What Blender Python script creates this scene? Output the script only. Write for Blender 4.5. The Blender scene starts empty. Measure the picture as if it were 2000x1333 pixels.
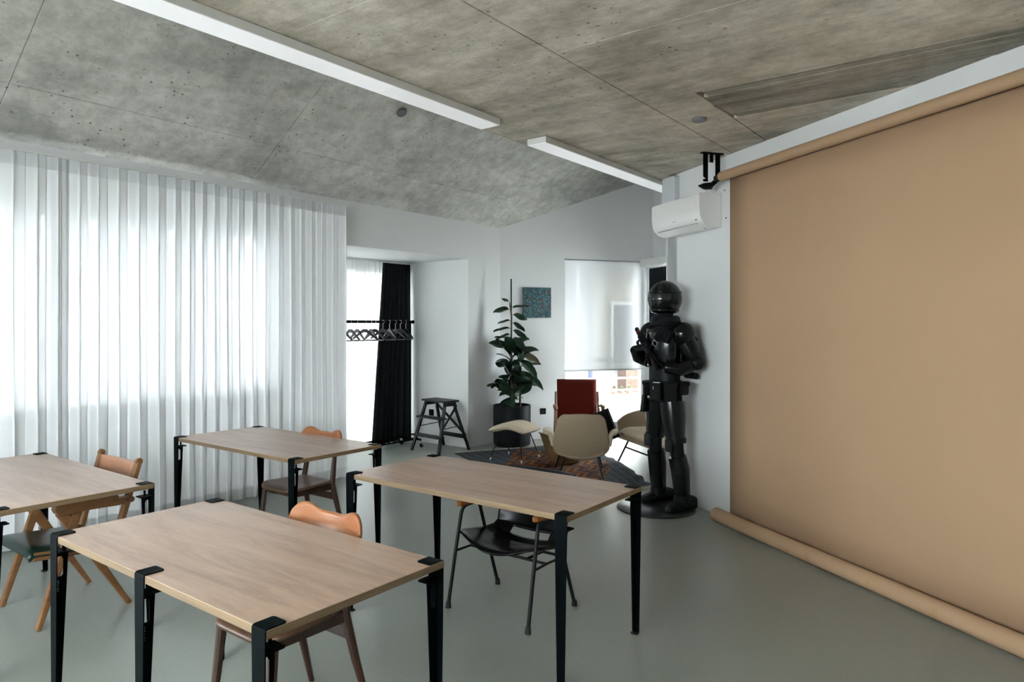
import bpy, bmesh, math, random
from mathutils import Vector, Matrix, Euler

random.seed(7)
SC = bpy.context.scene
COL = SC.collection
PI = math.pi
R = math.radians

# ------------------------------------------------------------------ camera
cam_data = bpy.data.cameras.new('camera')
cam_data.sensor_width = 36.0
cam_data.lens = 24.48
cam_data.shift_y = -0.01625
cam_data.clip_start = 0.05
cam_data.clip_end = 200
cam = bpy.data.objects.new('camera', cam_data)
cam.location = (0, 0, 1.57)
cam.rotation_euler = (R(90), 0, R(37))
COL.objects.link(cam)
SC.camera = cam

# ------------------------------------------------------------------ world, sun, exposure
world = bpy.data.worlds.new('sky')
SC.world = world
world.use_nodes = True
_nt = world.node_tree
_nt.nodes.clear()
_o = _nt.nodes.new('ShaderNodeOutputWorld')
_b = _nt.nodes.new('ShaderNodeBackground')
_b.inputs[0].default_value = (0.93, 0.955, 1.0, 1)
_b.inputs[1].default_value = 1.0
_nt.links.new(_b.outputs[0], _o.inputs[0])

sun_d = bpy.data.lights.new('sun', 'SUN')
sun_d.energy = 1.0
sun_d.angle = R(2)
sun_d.color = (1.0, 0.95, 0.88)
sun = bpy.data.objects.new('sun', sun_d)
sun.rotation_euler = Vector((-0.62, 0.42, -0.78)).to_track_quat('-Z', 'Y').to_euler()
COL.objects.link(sun)

SC.view_settings.view_transform = 'Standard'
SC.view_settings.look = 'None'
SC.view_settings.exposure = 4.74
SC.view_settings.gamma = 1.0
SC.view_settings.use_curve_mapping = False
SC.cycles.max_bounces = 12
SC.cycles.diffuse_bounces = 6
SC.cycles.transmission_bounces = 8
SC.cycles.transparent_max_bounces = 16
SC.cycles.caustics_reflective = False
SC.cycles.caustics_refractive = False
SC.cycles.use_denoising = True
SC.cycles.sample_clamp_indirect = 6.0

# ------------------------------------------------------------------ materials
def new_mat(name):
    m = bpy.data.materials.new(name)
    m.use_nodes = True
    nt = m.node_tree
    nt.nodes.clear()
    out = nt.nodes.new('ShaderNodeOutputMaterial')
    return m, nt, out

def N(nt, typ, **kw):
    n = nt.nodes.new(typ)
    for k, v in kw.items():
        setattr(n, k, v)
    return n

def ramp(nt, stops, interp='LINEAR'):
    r = N(nt, 'ShaderNodeValToRGB')
    r.color_ramp.interpolation = interp
    e = r.color_ramp.elements
    while len(e) < len(stops):
        e.new(0.5)
    for el, (p, c) in zip(e, stops):
        el.position = p
        el.color = (*c, 1) if len(c) == 3 else c
    return r

def mapping(nt, scale=(1, 1, 1), rot=(0, 0, 0), coord='Object'):
    if coord == 'Position':
        tc = N(nt, 'ShaderNodeNewGeometry'); src = tc.outputs['Position']
    else:
        tc = N(nt, 'ShaderNodeTexCoord'); src = tc.outputs[coord]
    mp = N(nt, 'ShaderNodeMapping')
    mp.inputs['Scale'].default_value = scale
    mp.inputs['Rotation'].default_value = rot
    nt.links.new(src, mp.inputs['Vector'])
    return mp

def noise(nt, vec, scale, detail=4, rough=0.6):
    n = N(nt, 'ShaderNodeTexNoise')
    n.inputs['Scale'].default_value = scale
    n.inputs['Detail'].default_value = detail
    n.inputs['Roughness'].default_value = rough
    nt.links.new(vec, n.inputs['Vector'])
    return n

def mixc(nt, fac, a, b, blend='MIX'):
    m = N(nt, 'ShaderNodeMix', data_type='RGBA', blend_type=blend)
    for sock, v in ((m.inputs[0], fac), (m.inputs[6], a), (m.inputs[7], b)):
        if hasattr(v, 'links') or isinstance(v, bpy.types.NodeSocket):
            nt.links.new(v, sock)
        elif isinstance(v, (int, float)):
            sock.default_value = v
        else:
            sock.default_value = (*v, 1)
    return m.outputs[2]

def simple(name, col, rough=0.5, metal=0.0, vary=0.08, nscale=12, bump=0.0, bscale=60, coat=0.0, spec=0.5):
    m, nt, out = new_mat(name)
    b = N(nt, 'ShaderNodeBsdfPrincipled')
    b.inputs['Roughness'].default_value = rough
    b.inputs['Metallic'].default_value = metal
    b.inputs['Coat Weight'].default_value = coat
    b.inputs['Specular IOR Level'].default_value = spec
    mp = mapping(nt)
    n = noise(nt, mp.outputs[0], nscale)
    lo = tuple(max(0, c * (1 - vary)) for c in col)
    hi = tuple(min(1, c * (1 + vary)) for c in col)
    r = ramp(nt, [(0.3, lo), (0.7, hi)])
    nt.links.new(n.outputs['Fac'], r.inputs[0])
    nt.links.new(r.outputs[0], b.inputs['Base Color'])
    if bump:
        n2 = noise(nt, mp.outputs[0], bscale, 3)
        bp = N(nt, 'ShaderNodeBump')
        bp.inputs['Strength'].default_value = bump
        bp.inputs['Distance'].default_value = 0.002
        nt.links.new(n2.outputs['Fac'], bp.inputs['Height'])
        nt.links.new(bp.outputs[0], b.inputs['Normal'])
    nt.links.new(b.outputs[0], out.inputs[0])
    return m

def wood(name, dark, mid, light, rough=0.45, scale=(1.2, 14, 14), knots=True, spec=0.5, coat=0.0):
    m, nt, out = new_mat(name)
    b = N(nt, 'ShaderNodeBsdfPrincipled')
    b.inputs['Roughness'].default_value = rough
    b.inputs['Specular IOR Level'].default_value = spec
    b.inputs['Coat Weight'].default_value = coat
    mp = mapping(nt, scale)
    n = noise(nt, mp.outputs[0], 1.6, 6, 0.62)
    n.inputs['Distortion'].default_value = 0.6
    r = ramp(nt, [(0.28, dark), (0.5, mid), (0.72, light)])
    nt.links.new(n.outputs['Fac'], r.inputs[0])
    mp2 = mapping(nt, tuple(s * 4 for s in scale))
    n2 = noise(nt, mp2.outputs[0], 3.0, 3, 0.7)
    r2 = ramp(nt, [(0.33, (0.72, 0.72, 0.72)), (0.55, (1, 1, 1))])
    nt.links.new(n2.outputs['Fac'], r2.inputs[0])
    col = mixc(nt, 0.45, r.outputs[0], r2.outputs[0], 'MULTIPLY')
    mp3 = mapping(nt, (1, 1, 1))
    n3 = noise(nt, mp3.outputs[0], 1.3, 2)
    r3 = ramp(nt, [(0.3, (0.86, 0.85, 0.84)), (0.7, (1.06, 1.05, 1.04))])
    nt.links.new(n3.outputs['Fac'], r3.inputs[0])
    col = mixc(nt, 0.8, col, r3.outputs[0], 'MULTIPLY')
    nt.links.new(col, b.inputs['Base Color'])
    bp = N(nt, 'ShaderNodeBump')
    bp.inputs['Strength'].default_value = 0.12
    bp.inputs['Distance'].default_value = 0.001
    nt.links.new(n2.outputs['Fac'], bp.inputs['Height'])
    nt.links.new(bp.outputs[0], b.inputs['Normal'])
    nt.links.new(b.outputs[0], out.inputs[0])
    return m

def concrete(name, dark, mid, light, streak, pit=1.0):
    """board-marked concrete: blotches, streaks along the boards, small air pits"""
    m, nt, out = new_mat(name)
    b = N(nt, 'ShaderNodeBsdfPrincipled')
    b.inputs['Roughness'].default_value = 0.8
    b.inputs['Specular IOR Level'].default_value = 0.25
    pos = mapping(nt, (1, 1, 1), coord='Position')
    st = mapping(nt, streak, coord='Position')
    n1 = noise(nt, pos.outputs[0], 0.9, 6, 0.62)
    n2 = noise(nt, st.outputs[0], 1.7, 8, 0.68)
    n3 = noise(nt, pos.outputs[0], 7, 7, 0.72)
    r1 = ramp(nt, [(0.39, dark), (0.5, mid), (0.61, light)])
    add = N(nt, 'ShaderNodeMath', operation='MULTIPLY_ADD')
    add.inputs[1].default_value = 0.55
    nt.links.new(n2.outputs['Fac'], add.inputs[0])
    sc = N(nt, 'ShaderNodeMath', operation='MULTIPLY')
    sc.inputs[1].default_value = 0.45
    nt.links.new(n1.outputs['Fac'], sc.inputs[0])
    nt.links.new(sc.outputs[0], add.inputs[2])
    nt.links.new(add.outputs[0], r1.inputs[0])
    r3 = ramp(nt, [(0.34, (0.66, 0.66, 0.64)), (0.60, (1.12, 1.12, 1.12))])
    nt.links.new(n3.outputs['Fac'], r3.inputs[0])
    col = mixc(nt, 0.7, r1.outputs[0], r3.outputs[0], 'MULTIPLY')
    # thin cracks and board edges
    mu = N(nt, 'ShaderNodeTexNoise')
    mu.inputs['Scale'].default_value = 2.6
    mu.inputs['Detail'].default_value = 9
    mu.inputs['Roughness'].default_value = 0.75
    nt.links.new(st.outputs[0], mu.inputs['Vector'])
    rc = ramp(nt, [(0.485, (1, 1, 1)), (0.5, (0.72, 0.71, 0.69)), (0.515, (1, 1, 1))])
    nt.links.new(mu.outputs['Fac'], rc.inputs[0])
    col = mixc(nt, 0.55, col, rc.outputs[0], 'MULTIPLY')
    # pits
    vo = N(nt, 'ShaderNodeTexVoronoi')
    vo.inputs['Scale'].default_value = 17
    nt.links.new(pos.outputs[0], vo.inputs['Vector'])
    pn = noise(nt, pos.outputs[0], 2.2, 4)
    rp = ramp(nt, [(0.08, (1, 1, 1)), (0.17, (0, 0, 0))])
    nt.links.new(vo.outputs['Distance'], rp.inputs[0])
    rn = ramp(nt, [(0.47, (0, 0, 0)), (0.60, (1, 1, 1))])
    nt.links.new(pn.outputs['Fac'], rn.inputs[0])
    pf = N(nt, 'ShaderNodeMath', operation='MULTIPLY')
    nt.links.new(rp.outputs[0], pf.inputs[0]); nt.links.new(rn.outputs[0], pf.inputs[1])
    pf2 = N(nt, 'ShaderNodeMath', operation='MULTIPLY')
    pf2.inputs[1].default_value = 0.9 * pit
    nt.links.new(pf.outputs[0], pf2.inputs[0])
    col = mixc(nt, pf2.outputs[0], col, tuple(c * 0.3 for c in dark))
    nt.links.new(col, b.inputs['Base Color'])
    bp = N(nt, 'ShaderNodeBump')
    bp.inputs['Strength'].default_value = 0.5
    bp.inputs['Distance'].default_value = 0.01
    hs = N(nt, 'ShaderNodeMath', operation='SUBTRACT')
    nt.links.new(n3.outputs['Fac'], hs.inputs[0]); nt.links.new(pf.outputs[0], hs.inputs[1])
    nt.links.new(hs.outputs[0], bp.inputs['Height'])
    nt.links.new(bp.outputs[0], b.inputs['Normal'])
    nt.links.new(b.outputs[0], out.inputs[0])
    return m

def sheer(name, col, transparent, translucent=0.6, weave=420):
    m, nt, out = new_mat(name)
    tr = N(nt, 'ShaderNodeBsdfTransparent')
    tl = N(nt, 'ShaderNodeBsdfTranslucent'); tl.inputs[0].default_value = (*col, 1)
    df = N(nt, 'ShaderNodeBsdfDiffuse'); df.inputs[0].default_value = (*col, 1)
    a = N(nt, 'ShaderNodeMixShader'); a.inputs[0].default_value = translucent
    nt.links.new(df.outputs[0], a.inputs[1]); nt.links.new(tl.outputs[0], a.inputs[2])
    mp = mapping(nt, (1, 1, 0.25))
    n = noise(nt, mp.outputs[0], weave, 2)
    mp2 = mapping(nt, (0.25, 0.25, 1))
    n2 = noise(nt, mp2.outputs[0], weave, 2)
    ad = N(nt, 'ShaderNodeMath', operation='ADD')
    nt.links.new(n.outputs['Fac'], ad.inputs[0]); nt.links.new(n2.outputs['Fac'], ad.inputs[1])
    r = ramp(nt, [(0.35, (transparent * 0.9,) * 3), (0.65, (min(1, transparent * 1.1),) * 3)])
    hf = N(nt, 'ShaderNodeMath', operation='MULTIPLY'); hf.inputs[1].default_value = 0.5
    nt.links.new(ad.outputs[0], hf.inputs[0])
    nt.links.new(hf.outputs[0], r.inputs[0])
    b = N(nt, 'ShaderNodeMixShader')
    nt.links.new(r.outputs[0], b.inputs[0])
    nt.links.new(a.outputs[0], b.inputs[1]); nt.links.new(tr.outputs[0], b.inputs[2])
    nt.links.new(b.outputs[0], out.inputs[0])
    return m

def glass_mat():
    m, nt, out = new_mat('window_glass')
    tr = N(nt, 'ShaderNodeBsdfTransparent'); tr.inputs[0].default_value = (0.94, 0.97, 0.96, 1)
    gl = N(nt, 'ShaderNodeBsdfGlossy'); gl.inputs['Roughness'].default_value = 0.02
    fr = N(nt, 'ShaderNodeFresnel'); fr.inputs[0].default_value = 1.25
    mx = N(nt, 'ShaderNodeMixShader')
    nt.links.new(fr.outputs[0], mx.inputs[0])
    nt.links.new(tr.outputs[0], mx.inputs[1]); nt.links.new(gl.outputs[0], mx.inputs[2])
    nt.links.new(mx.outputs[0], out.inputs[0])
    return m

def lamp_mat(strength):
    m, nt, out = new_mat('lamp_diffuser')
    b = N(nt, 'ShaderNodeBsdfPrincipled')
    b.inputs['Base Color'].default_value = (0.86, 0.87, 0.88, 1)
    b.inputs['Roughness'].default_value = 0.35
    b.inputs['Emission Color'].default_value = (0.95, 0.97, 1, 1)
    b.inputs['Emission Strength'].default_value = strength
    nt.links.new(b.outputs[0], out.inputs[0])
    return m

def floor_mat():
    m, nt, out = new_mat('poured_resin_floor')
    b = N(nt, 'ShaderNodeBsdfPrincipled')
    pos = mapping(nt, (1, 1, 1), coord='Position')
    n1 = noise(nt, pos.outputs[0], 0.7, 5)
    r = ramp(nt, [(0.3, (0.218, 0.238, 0.208)), (0.7, (0.258, 0.278, 0.246))])
    nt.links.new(n1.outputs['Fac'], r.inputs[0])
    n2 = noise(nt, pos.outputs[0], 60, 3)
    r2 = ramp(nt, [(0.3, (0.94, 0.94, 0.94)), (0.7, (1.04, 1.04, 1.04))])
    nt.links.new(n2.outputs['Fac'], r2.inputs[0])
    nt.links.new(mixc(nt, 1.0, r.outputs[0], r2.outputs[0], 'MULTIPLY'), b.inputs['Base Color'])
    rr = ramp(nt, [(0.3, (0.30,) * 3), (0.7, (0.37,) * 3)])
    nt.links.new(n1.outputs['Fac'], rr.inputs[0])
    nt.links.new(rr.outputs[0], b.inputs['Roughness'])
    b.inputs['Specular IOR Level'].default_value = 0.5
    bp = N(nt, 'ShaderNodeBump'); bp.inputs['Strength'].default_value = 0.05; bp.inputs['Distance'].default_value = 0.002
    n3 = noise(nt, pos.outputs[0], 9, 3)
    nt.links.new(n3.outputs['Fac'], bp.inputs['Height'])
    nt.links.new(bp.outputs[0], b.inputs['Normal'])
    nt.links.new(b.outputs[0], out.inputs[0])
    return m

def math_n(nt, op, a, b=None, c=None):
    n = N(nt, 'ShaderNodeMath', operation=op)
    for i, v in enumerate((a, b, c)):
        if v is None:
            continue
        if isinstance(v, (int, float)):
            n.inputs[i].default_value = v
        else:
            nt.links.new(v, n.inputs[i])
    return n.outputs[0]

def kilim_mat(L, W):
    """flat-woven rug: dark slate border, stepped orange and rust diamonds in the middle"""
    m, nt, out = new_mat('kilim_weave')
    b = N(nt, 'ShaderNodeBsdfPrincipled')
    b.inputs['Roughness'].default_value = 0.95
    b.inputs['Specular IOR Level'].default_value = 0.1
    tc = N(nt, 'ShaderNodeTexCoord')
    sep = N(nt, 'ShaderNodeSeparateXYZ')
    nt.links.new(tc.outputs['UV'], sep.inputs[0])
    u, v = sep.outputs[0], sep.outputs[1]
    # step the rows so that the zigzags have woven teeth
    us = math_n(nt, 'DIVIDE', math_n(nt, 'FLOOR', math_n(nt, 'MULTIPLY', u, 90)), 90)
    tri = math_n(nt, 'PINGPONG', math_n(nt, 'MULTIPLY', us, 9.0), 0.5)
    vz = math_n(nt, 'ADD', v, math_n(nt, 'MULTIPLY', tri, 0.16))
    band = math_n(nt, 'FRACT', math_n(nt, 'MULTIPLY', vz, 5.0))
    cr = ramp(nt, [(0.0, (0.26, 0.095, 0.018)), (0.2, (0.028, 0.024, 0.025)), (0.40, (0.15, 0.045, 0.018)),
                   (0.55, (0.055, 0.06, 0.07)), (0.70, (0.30, 0.12, 0.03)), (0.82, (0.09, 0.02, 0.014)), (0.92, (0.02, 0.02, 0.023))], 'CONSTANT')
    nt.links.new(band, cr.inputs[0])
    bc = ramp(nt, [(0.0, (0.05, 0.058, 0.066)), (0.5, (0.075, 0.085, 0.094)), (0.8, (0.035, 0.04, 0.046))], 'CONSTANT')
    nt.links.new(math_n(nt, 'FRACT', math_n(nt, 'MULTIPLY', v, 14.0)), bc.inputs[0])
    # distance to the middle diamond
    du = math_n(nt, 'ABSOLUTE', math_n(nt, 'SUBTRACT', us, 0.5))
    dv = math_n(nt, 'ABSOLUTE', math_n(nt, 'SUBTRACT', v, 0.5))
    d = math_n(nt, 'ADD', math_n(nt, 'MULTIPLY', du, 0.75), math_n(nt, 'MULTIPLY', dv, 0.85))
    d = math_n(nt, 'ADD', d, math_n(nt, 'MULTIPLY', tri, 0.07))
    inside = math_n(nt, 'LESS_THAN', d, 0.40)
    col = mixc(nt, inside, bc.outputs[0], cr.outputs[0])
    mp = mapping(nt, (1, 1, 1))
    n = noise(nt, mp.outputs[0], 45, 4)
    r = ramp(nt, [(0.3, (0.6, 0.6, 0.6)), (0.7, (1.15, 1.15, 1.15))])
    nt.links.new(n.outputs['Fac'], r.inputs[0])
    nt.links.new(mixc(nt, 1.0, col, r.outputs[0], 'MULTIPLY'), b.inputs['Base Color'])
    bp = N(nt, 'ShaderNodeBump'); bp.inputs['Strength'].default_value = 0.5; bp.inputs['Distance'].default_value = 0.004
    nt.links.new(n.outputs['Fac'], bp.inputs['Height'])
    nt.links.new(bp.outputs[0], b.inputs['Normal'])
    nt.links.new(b.outputs[0], out.inputs[0])
    return m

def painting_mat():
    m, nt, out = new_mat('painted_speckles')
    b = N(nt, 'ShaderNodeBsdfPrincipled'); b.inputs['Roughness'].default_value = 0.6
    mp = mapping(nt)
    vo = N(nt, 'ShaderNodeTexVoronoi'); vo.inputs['Scale'].default_value = 75
    nt.links.new(mp.outputs[0], vo.inputs['Vector'])
    sp = N(nt, 'ShaderNodeSeparateColor')
    nt.links.new(vo.outputs['Color'], sp.inputs[0])
    r = ramp(nt, [(0.0, (0.012, 0.075, 0.08)), (0.22, (0.015, 0.035, 0.10)), (0.36, (0.045, 0.15, 0.17)), (0.52, (0.025, 0.07, 0.03)),
                  (0.64, (0.09, 0.19, 0.24)), (0.78, (0.01, 0.025, 0.035)), (0.88, (0.025, 0.13, 0.11)), (0.94, (0.24, 0.06, 0.05))], 'CONSTANT')
    nt.links.new(sp.outputs[0], r.inputs[0])
    nt.links.new(r.outputs[0], b.inputs['Base Color'])
    bp = N(nt, 'ShaderNodeBump'); bp.inputs['Strength'].default_value = 0.6; bp.inputs['Distance'].default_value = 0.004
    nt.links.new(sp.outputs[1], bp.inputs['Height']); nt.links.new(bp.outputs[0], b.inputs['Normal'])
    nt.links.new(b.outputs[0], out.inputs[0])
    return m

M = {}
M['paint'] = simple('white_wall_paint', (0.68, 0.685, 0.685), 0.75, vary=0.012, nscale=3, bump=0.06, bscale=180, spec=0.3)
M['floor'] = floor_mat()
M['con_slope'] = concrete('pale_cast_concrete', (0.43, 0.43, 0.405), (0.60, 0.595, 0.562), (0.71, 0.702, 0.67), (1.6, 0.7, 1.6), 1.0)
M['con_flat'] = concrete('board_marked_concrete', (0.36, 0.335, 0.272), (0.60, 0.55, 0.468), (0.76, 0.705, 0.62), (0.9, 2.7, 1.0), 0.5)
M['con_rough'] = concrete('rough_grooved_concrete', (0.20, 0.19, 0.155), (0.36, 0.338, 0.285), (0.48, 0.45, 0.39), (0.35, 7.0, 1.0), 0.4)
M['con_line'] = simple('concrete_joint', (0.26, 0.25, 0.225), 0.9, vary=0.2)
M['oak_top'] = wood('oak_laminate', (0.27, 0.168, 0.11), (0.40, 0.262, 0.178), (0.48, 0.335, 0.242), 0.36, (1.1, 9, 9), spec=1.0)
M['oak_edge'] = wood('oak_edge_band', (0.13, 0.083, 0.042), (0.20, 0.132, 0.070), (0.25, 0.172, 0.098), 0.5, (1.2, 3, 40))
M['steel'] = simple('black_powder_coated_steel', (0.0016, 0.0032, 0.0038), 0.5, vary=0.1, bump=0.08, bscale=400, spec=0.02)
M['zinc'] = simple('zinc_plated_steel', (0.55, 0.56, 0.56), 0.35, 0.9, 0.05)
M['letter'] = simple('punched_lettering', (0.35, 0.36, 0.36), 0.6, vary=0.02)
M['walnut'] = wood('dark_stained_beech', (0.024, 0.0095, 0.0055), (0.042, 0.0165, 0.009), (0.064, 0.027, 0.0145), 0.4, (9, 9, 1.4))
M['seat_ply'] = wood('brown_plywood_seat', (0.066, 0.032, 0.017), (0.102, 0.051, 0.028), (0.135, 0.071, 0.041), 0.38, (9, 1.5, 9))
M['back_ply'] = wood('honey_plywood_back', (0.20, 0.066, 0.021), (0.30, 0.108, 0.037), (0.37, 0.148, 0.056), 0.33, (1.6, 7, 9))
M['oak_chair'] = wood('warm_oak', (0.145, 0.062, 0.022), (0.22, 0.102, 0.039), (0.28, 0.14, 0.057), 0.42, (6, 1.6, 6))
M['oak_back'] = wood('rosy_oak_panel', (0.24, 0.098, 0.046), (0.34, 0.15, 0.078), (0.41, 0.20, 0.11), 0.4, (1.4, 8, 9))
M['green_vinyl'] = simple('dark_green_vinyl', (0.004, 0.020, 0.0145), 0.28, vary=0.2, nscale=6, bump=0.3, bscale=26)
M['black_shell'] = simple('black_lacquered_shell', (0.0022, 0.0026, 0.003), 0.24, vary=0.1, spec=0.2)
M['black_tube'] = simple('black_tube', (0.008, 0.010, 0.011), 0.4, vary=0.1, spec=0.2)
M['rubber'] = simple('black_rubber', (0.012, 0.012, 0.012), 0.7, vary=0.1)
M['arm_wood'] = wood('orange_teak_arm', (0.22, 0.07, 0.016), (0.34, 0.115, 0.028), (0.42, 0.165, 0.045), 0.35, (8, 1.5, 8))
M['beige'] = simple('beige_wool', (0.33, 0.255, 0.175), 0.95, vary=0.12, nscale=140, bump=0.5, bscale=300, spec=0.1)
M['cream'] = simple('cream_wool', (0.52, 0.44, 0.33), 0.95, vary=0.1, nscale=140, bump=0.5, bscale=300, spec=0.1)
M['cushion_cream'] = simple('cream_cotton', (0.66, 0.62, 0.50), 0.9, vary=0.06, nscale=30, bump=0.5, bscale=30, spec=0.1)
M['ink'] = simple('dark_blue_print', (0.02, 0.025, 0.05), 0.8, vary=0.05)
M['red'] = simple('rust_red_wool', (0.085, 0.010, 0.0065), 0.95, vary=0.16, nscale=120, bump=0.5, bscale=260, spec=0.1)
M['black_fabric'] = simple('black_cushion_cotton', (0.010, 0.011, 0.012), 0.9, vary=0.15, spec=0.15)
M['brass'] = wood('dark_varnished_veneer', (0.085, 0.045, 0.018), (0.15, 0.085, 0.035), (0.21, 0.125, 0.055), 0.3, (2, 2, 8))
M['pot'] = simple('matt_black_pot', (0.006, 0.008, 0.0095), 0.55, vary=0.1, spec=0.15)
M['soil'] = simple('potting_soil', (0.03, 0.02, 0.012), 0.95, vary=0.4, nscale=80, bump=1.0, bscale=80)
M['leaf'] = simple('rubber_plant_leaf', (0.012, 0.034, 0.016), 0.3, vary=0.35, nscale=7)
M['leaf_red'] = simple('bronze_young_leaf', (0.05, 0.042, 0.018), 0.35, vary=0.3, nscale=7)
M['stem'] = simple('brown_green_stem', (0.06, 0.05, 0.025), 0.7, vary=0.2)
M['sheer'] = sheer('white_sheer', (0.935, 0.95, 0.975), 0.038, 0.07)
M['sheer_hem'] = sheer('white_sheer_doubled', (0.90, 0.91, 0.92), 0.10, 0.60)
M['sheer_alc'] = sheer('white_sheer_fine', (0.97, 0.97, 0.97), 0.04, 0.66)
M['blind'] = sheer('white_screen_fabric', (0.92, 0.925, 0.95), 0.025, 0.014)
M['drape'] = simple('charcoal_velvet', (0.020, 0.024, 0.029), 0.95, vary=0.12, nscale=30, spec=0.1)
M['glass'] = glass_mat()
M['frame'] = simple('white_window_frame', (0.74, 0.75, 0.75), 0.4, vary=0.02)
M['white_plastic'] = simple('white_plastic', (0.76, 0.75, 0.73), 0.35, vary=0.01)
M['white_metal'] = simple('white_painted_aluminium', (0.68, 0.68, 0.66), 0.45, vary=0.015)
M['grey_plastic'] = simple('light_grey_plastic', (0.52, 0.54, 0.56), 0.45, vary=0.02)
M['grey_dark'] = simple('mid_grey_plastic', (0.16, 0.17, 0.185), 0.5, vary=0.03)
M['lamp'] = lamp_mat(0.012)
M['paper'] = simple('caramel_backdrop_paper', (0.405, 0.264, 0.161), 0.85, vary=0.02, nscale=1.5, bump=0.03, bscale=300, spec=0.2)
M['paper_tape'] = simple('brown_tape', (0.36, 0.22, 0.115), 0.6, vary=0.05)
M['black_gloss'] = simple('glossy_black_plate', (0.004, 0.0055, 0.006), 0.16, vary=0.1, spec=0.35)
M['black_satin'] = simple('satin_black_plate', (0.005, 0.007, 0.008), 0.45, vary=0.1, spec=0.15)
M['black_suit'] = simple('black_suit_fabric', (0.005, 0.006, 0.0065), 0.75, vary=0.15, nscale=60, bump=0.3, bscale=120, spec=0.15)
M['black_metal'] = simple('black_steel_base', (0.02, 0.024, 0.026), 0.3, vary=0.1)
M['visor'] = simple('tinted_visor', (0.02, 0.024, 0.025), 0.06, vary=0.05)
M['tag'] = simple('white_card', (0.72, 0.74, 0.76), 0.6, vary=0.03)
M['red_paint'] = simple('dull_red_paint', (0.20, 0.012, 0.01), 0.5, vary=0.1)
M['facade'] = simple('pale_render', (0.22, 0.22, 0.225), 0.9, vary=0.05, nscale=1.0)
M['facade2'] = simple('cream_render', (0.36, 0.33, 0.27), 0.9, vary=0.05, nscale=1.0)
M['dark_glass'] = simple('dark_window_glass', (0.06, 0.075, 0.09), 0.15, vary=0.1)
M['brick'] = simple('red_brown_brick', (0.05, 0.028, 0.02), 0.9, vary=0.3, nscale=9)
M['terracotta'] = simple('terracotta', (0.10, 0.035, 0.02), 0.8, vary=0.1)
M['succulent'] = simple('grey_green_plant', (0.015, 0.03, 0.012), 0.7, vary=0.3, nscale=20)
M['ground'] = simple('grey_paving', (0.34, 0.34, 0.33), 0.9, vary=0.1, nscale=2)
M['balcony'] = simple('balcony_tiles', (0.50, 0.50, 0.48), 0.8, vary=0.05)
M['blue_paint'] = simple('pale_blue_paint', (0.25, 0.46, 0.58), 0.6, vary=0.05)
M['fringe'] = simple('cream_wool_fringe', (0.42, 0.38, 0.30), 0.95, vary=0.2, nscale=30)
M['kilim'] = kilim_mat(2.4, 1.5)
M['painting'] = painting_mat()

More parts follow.
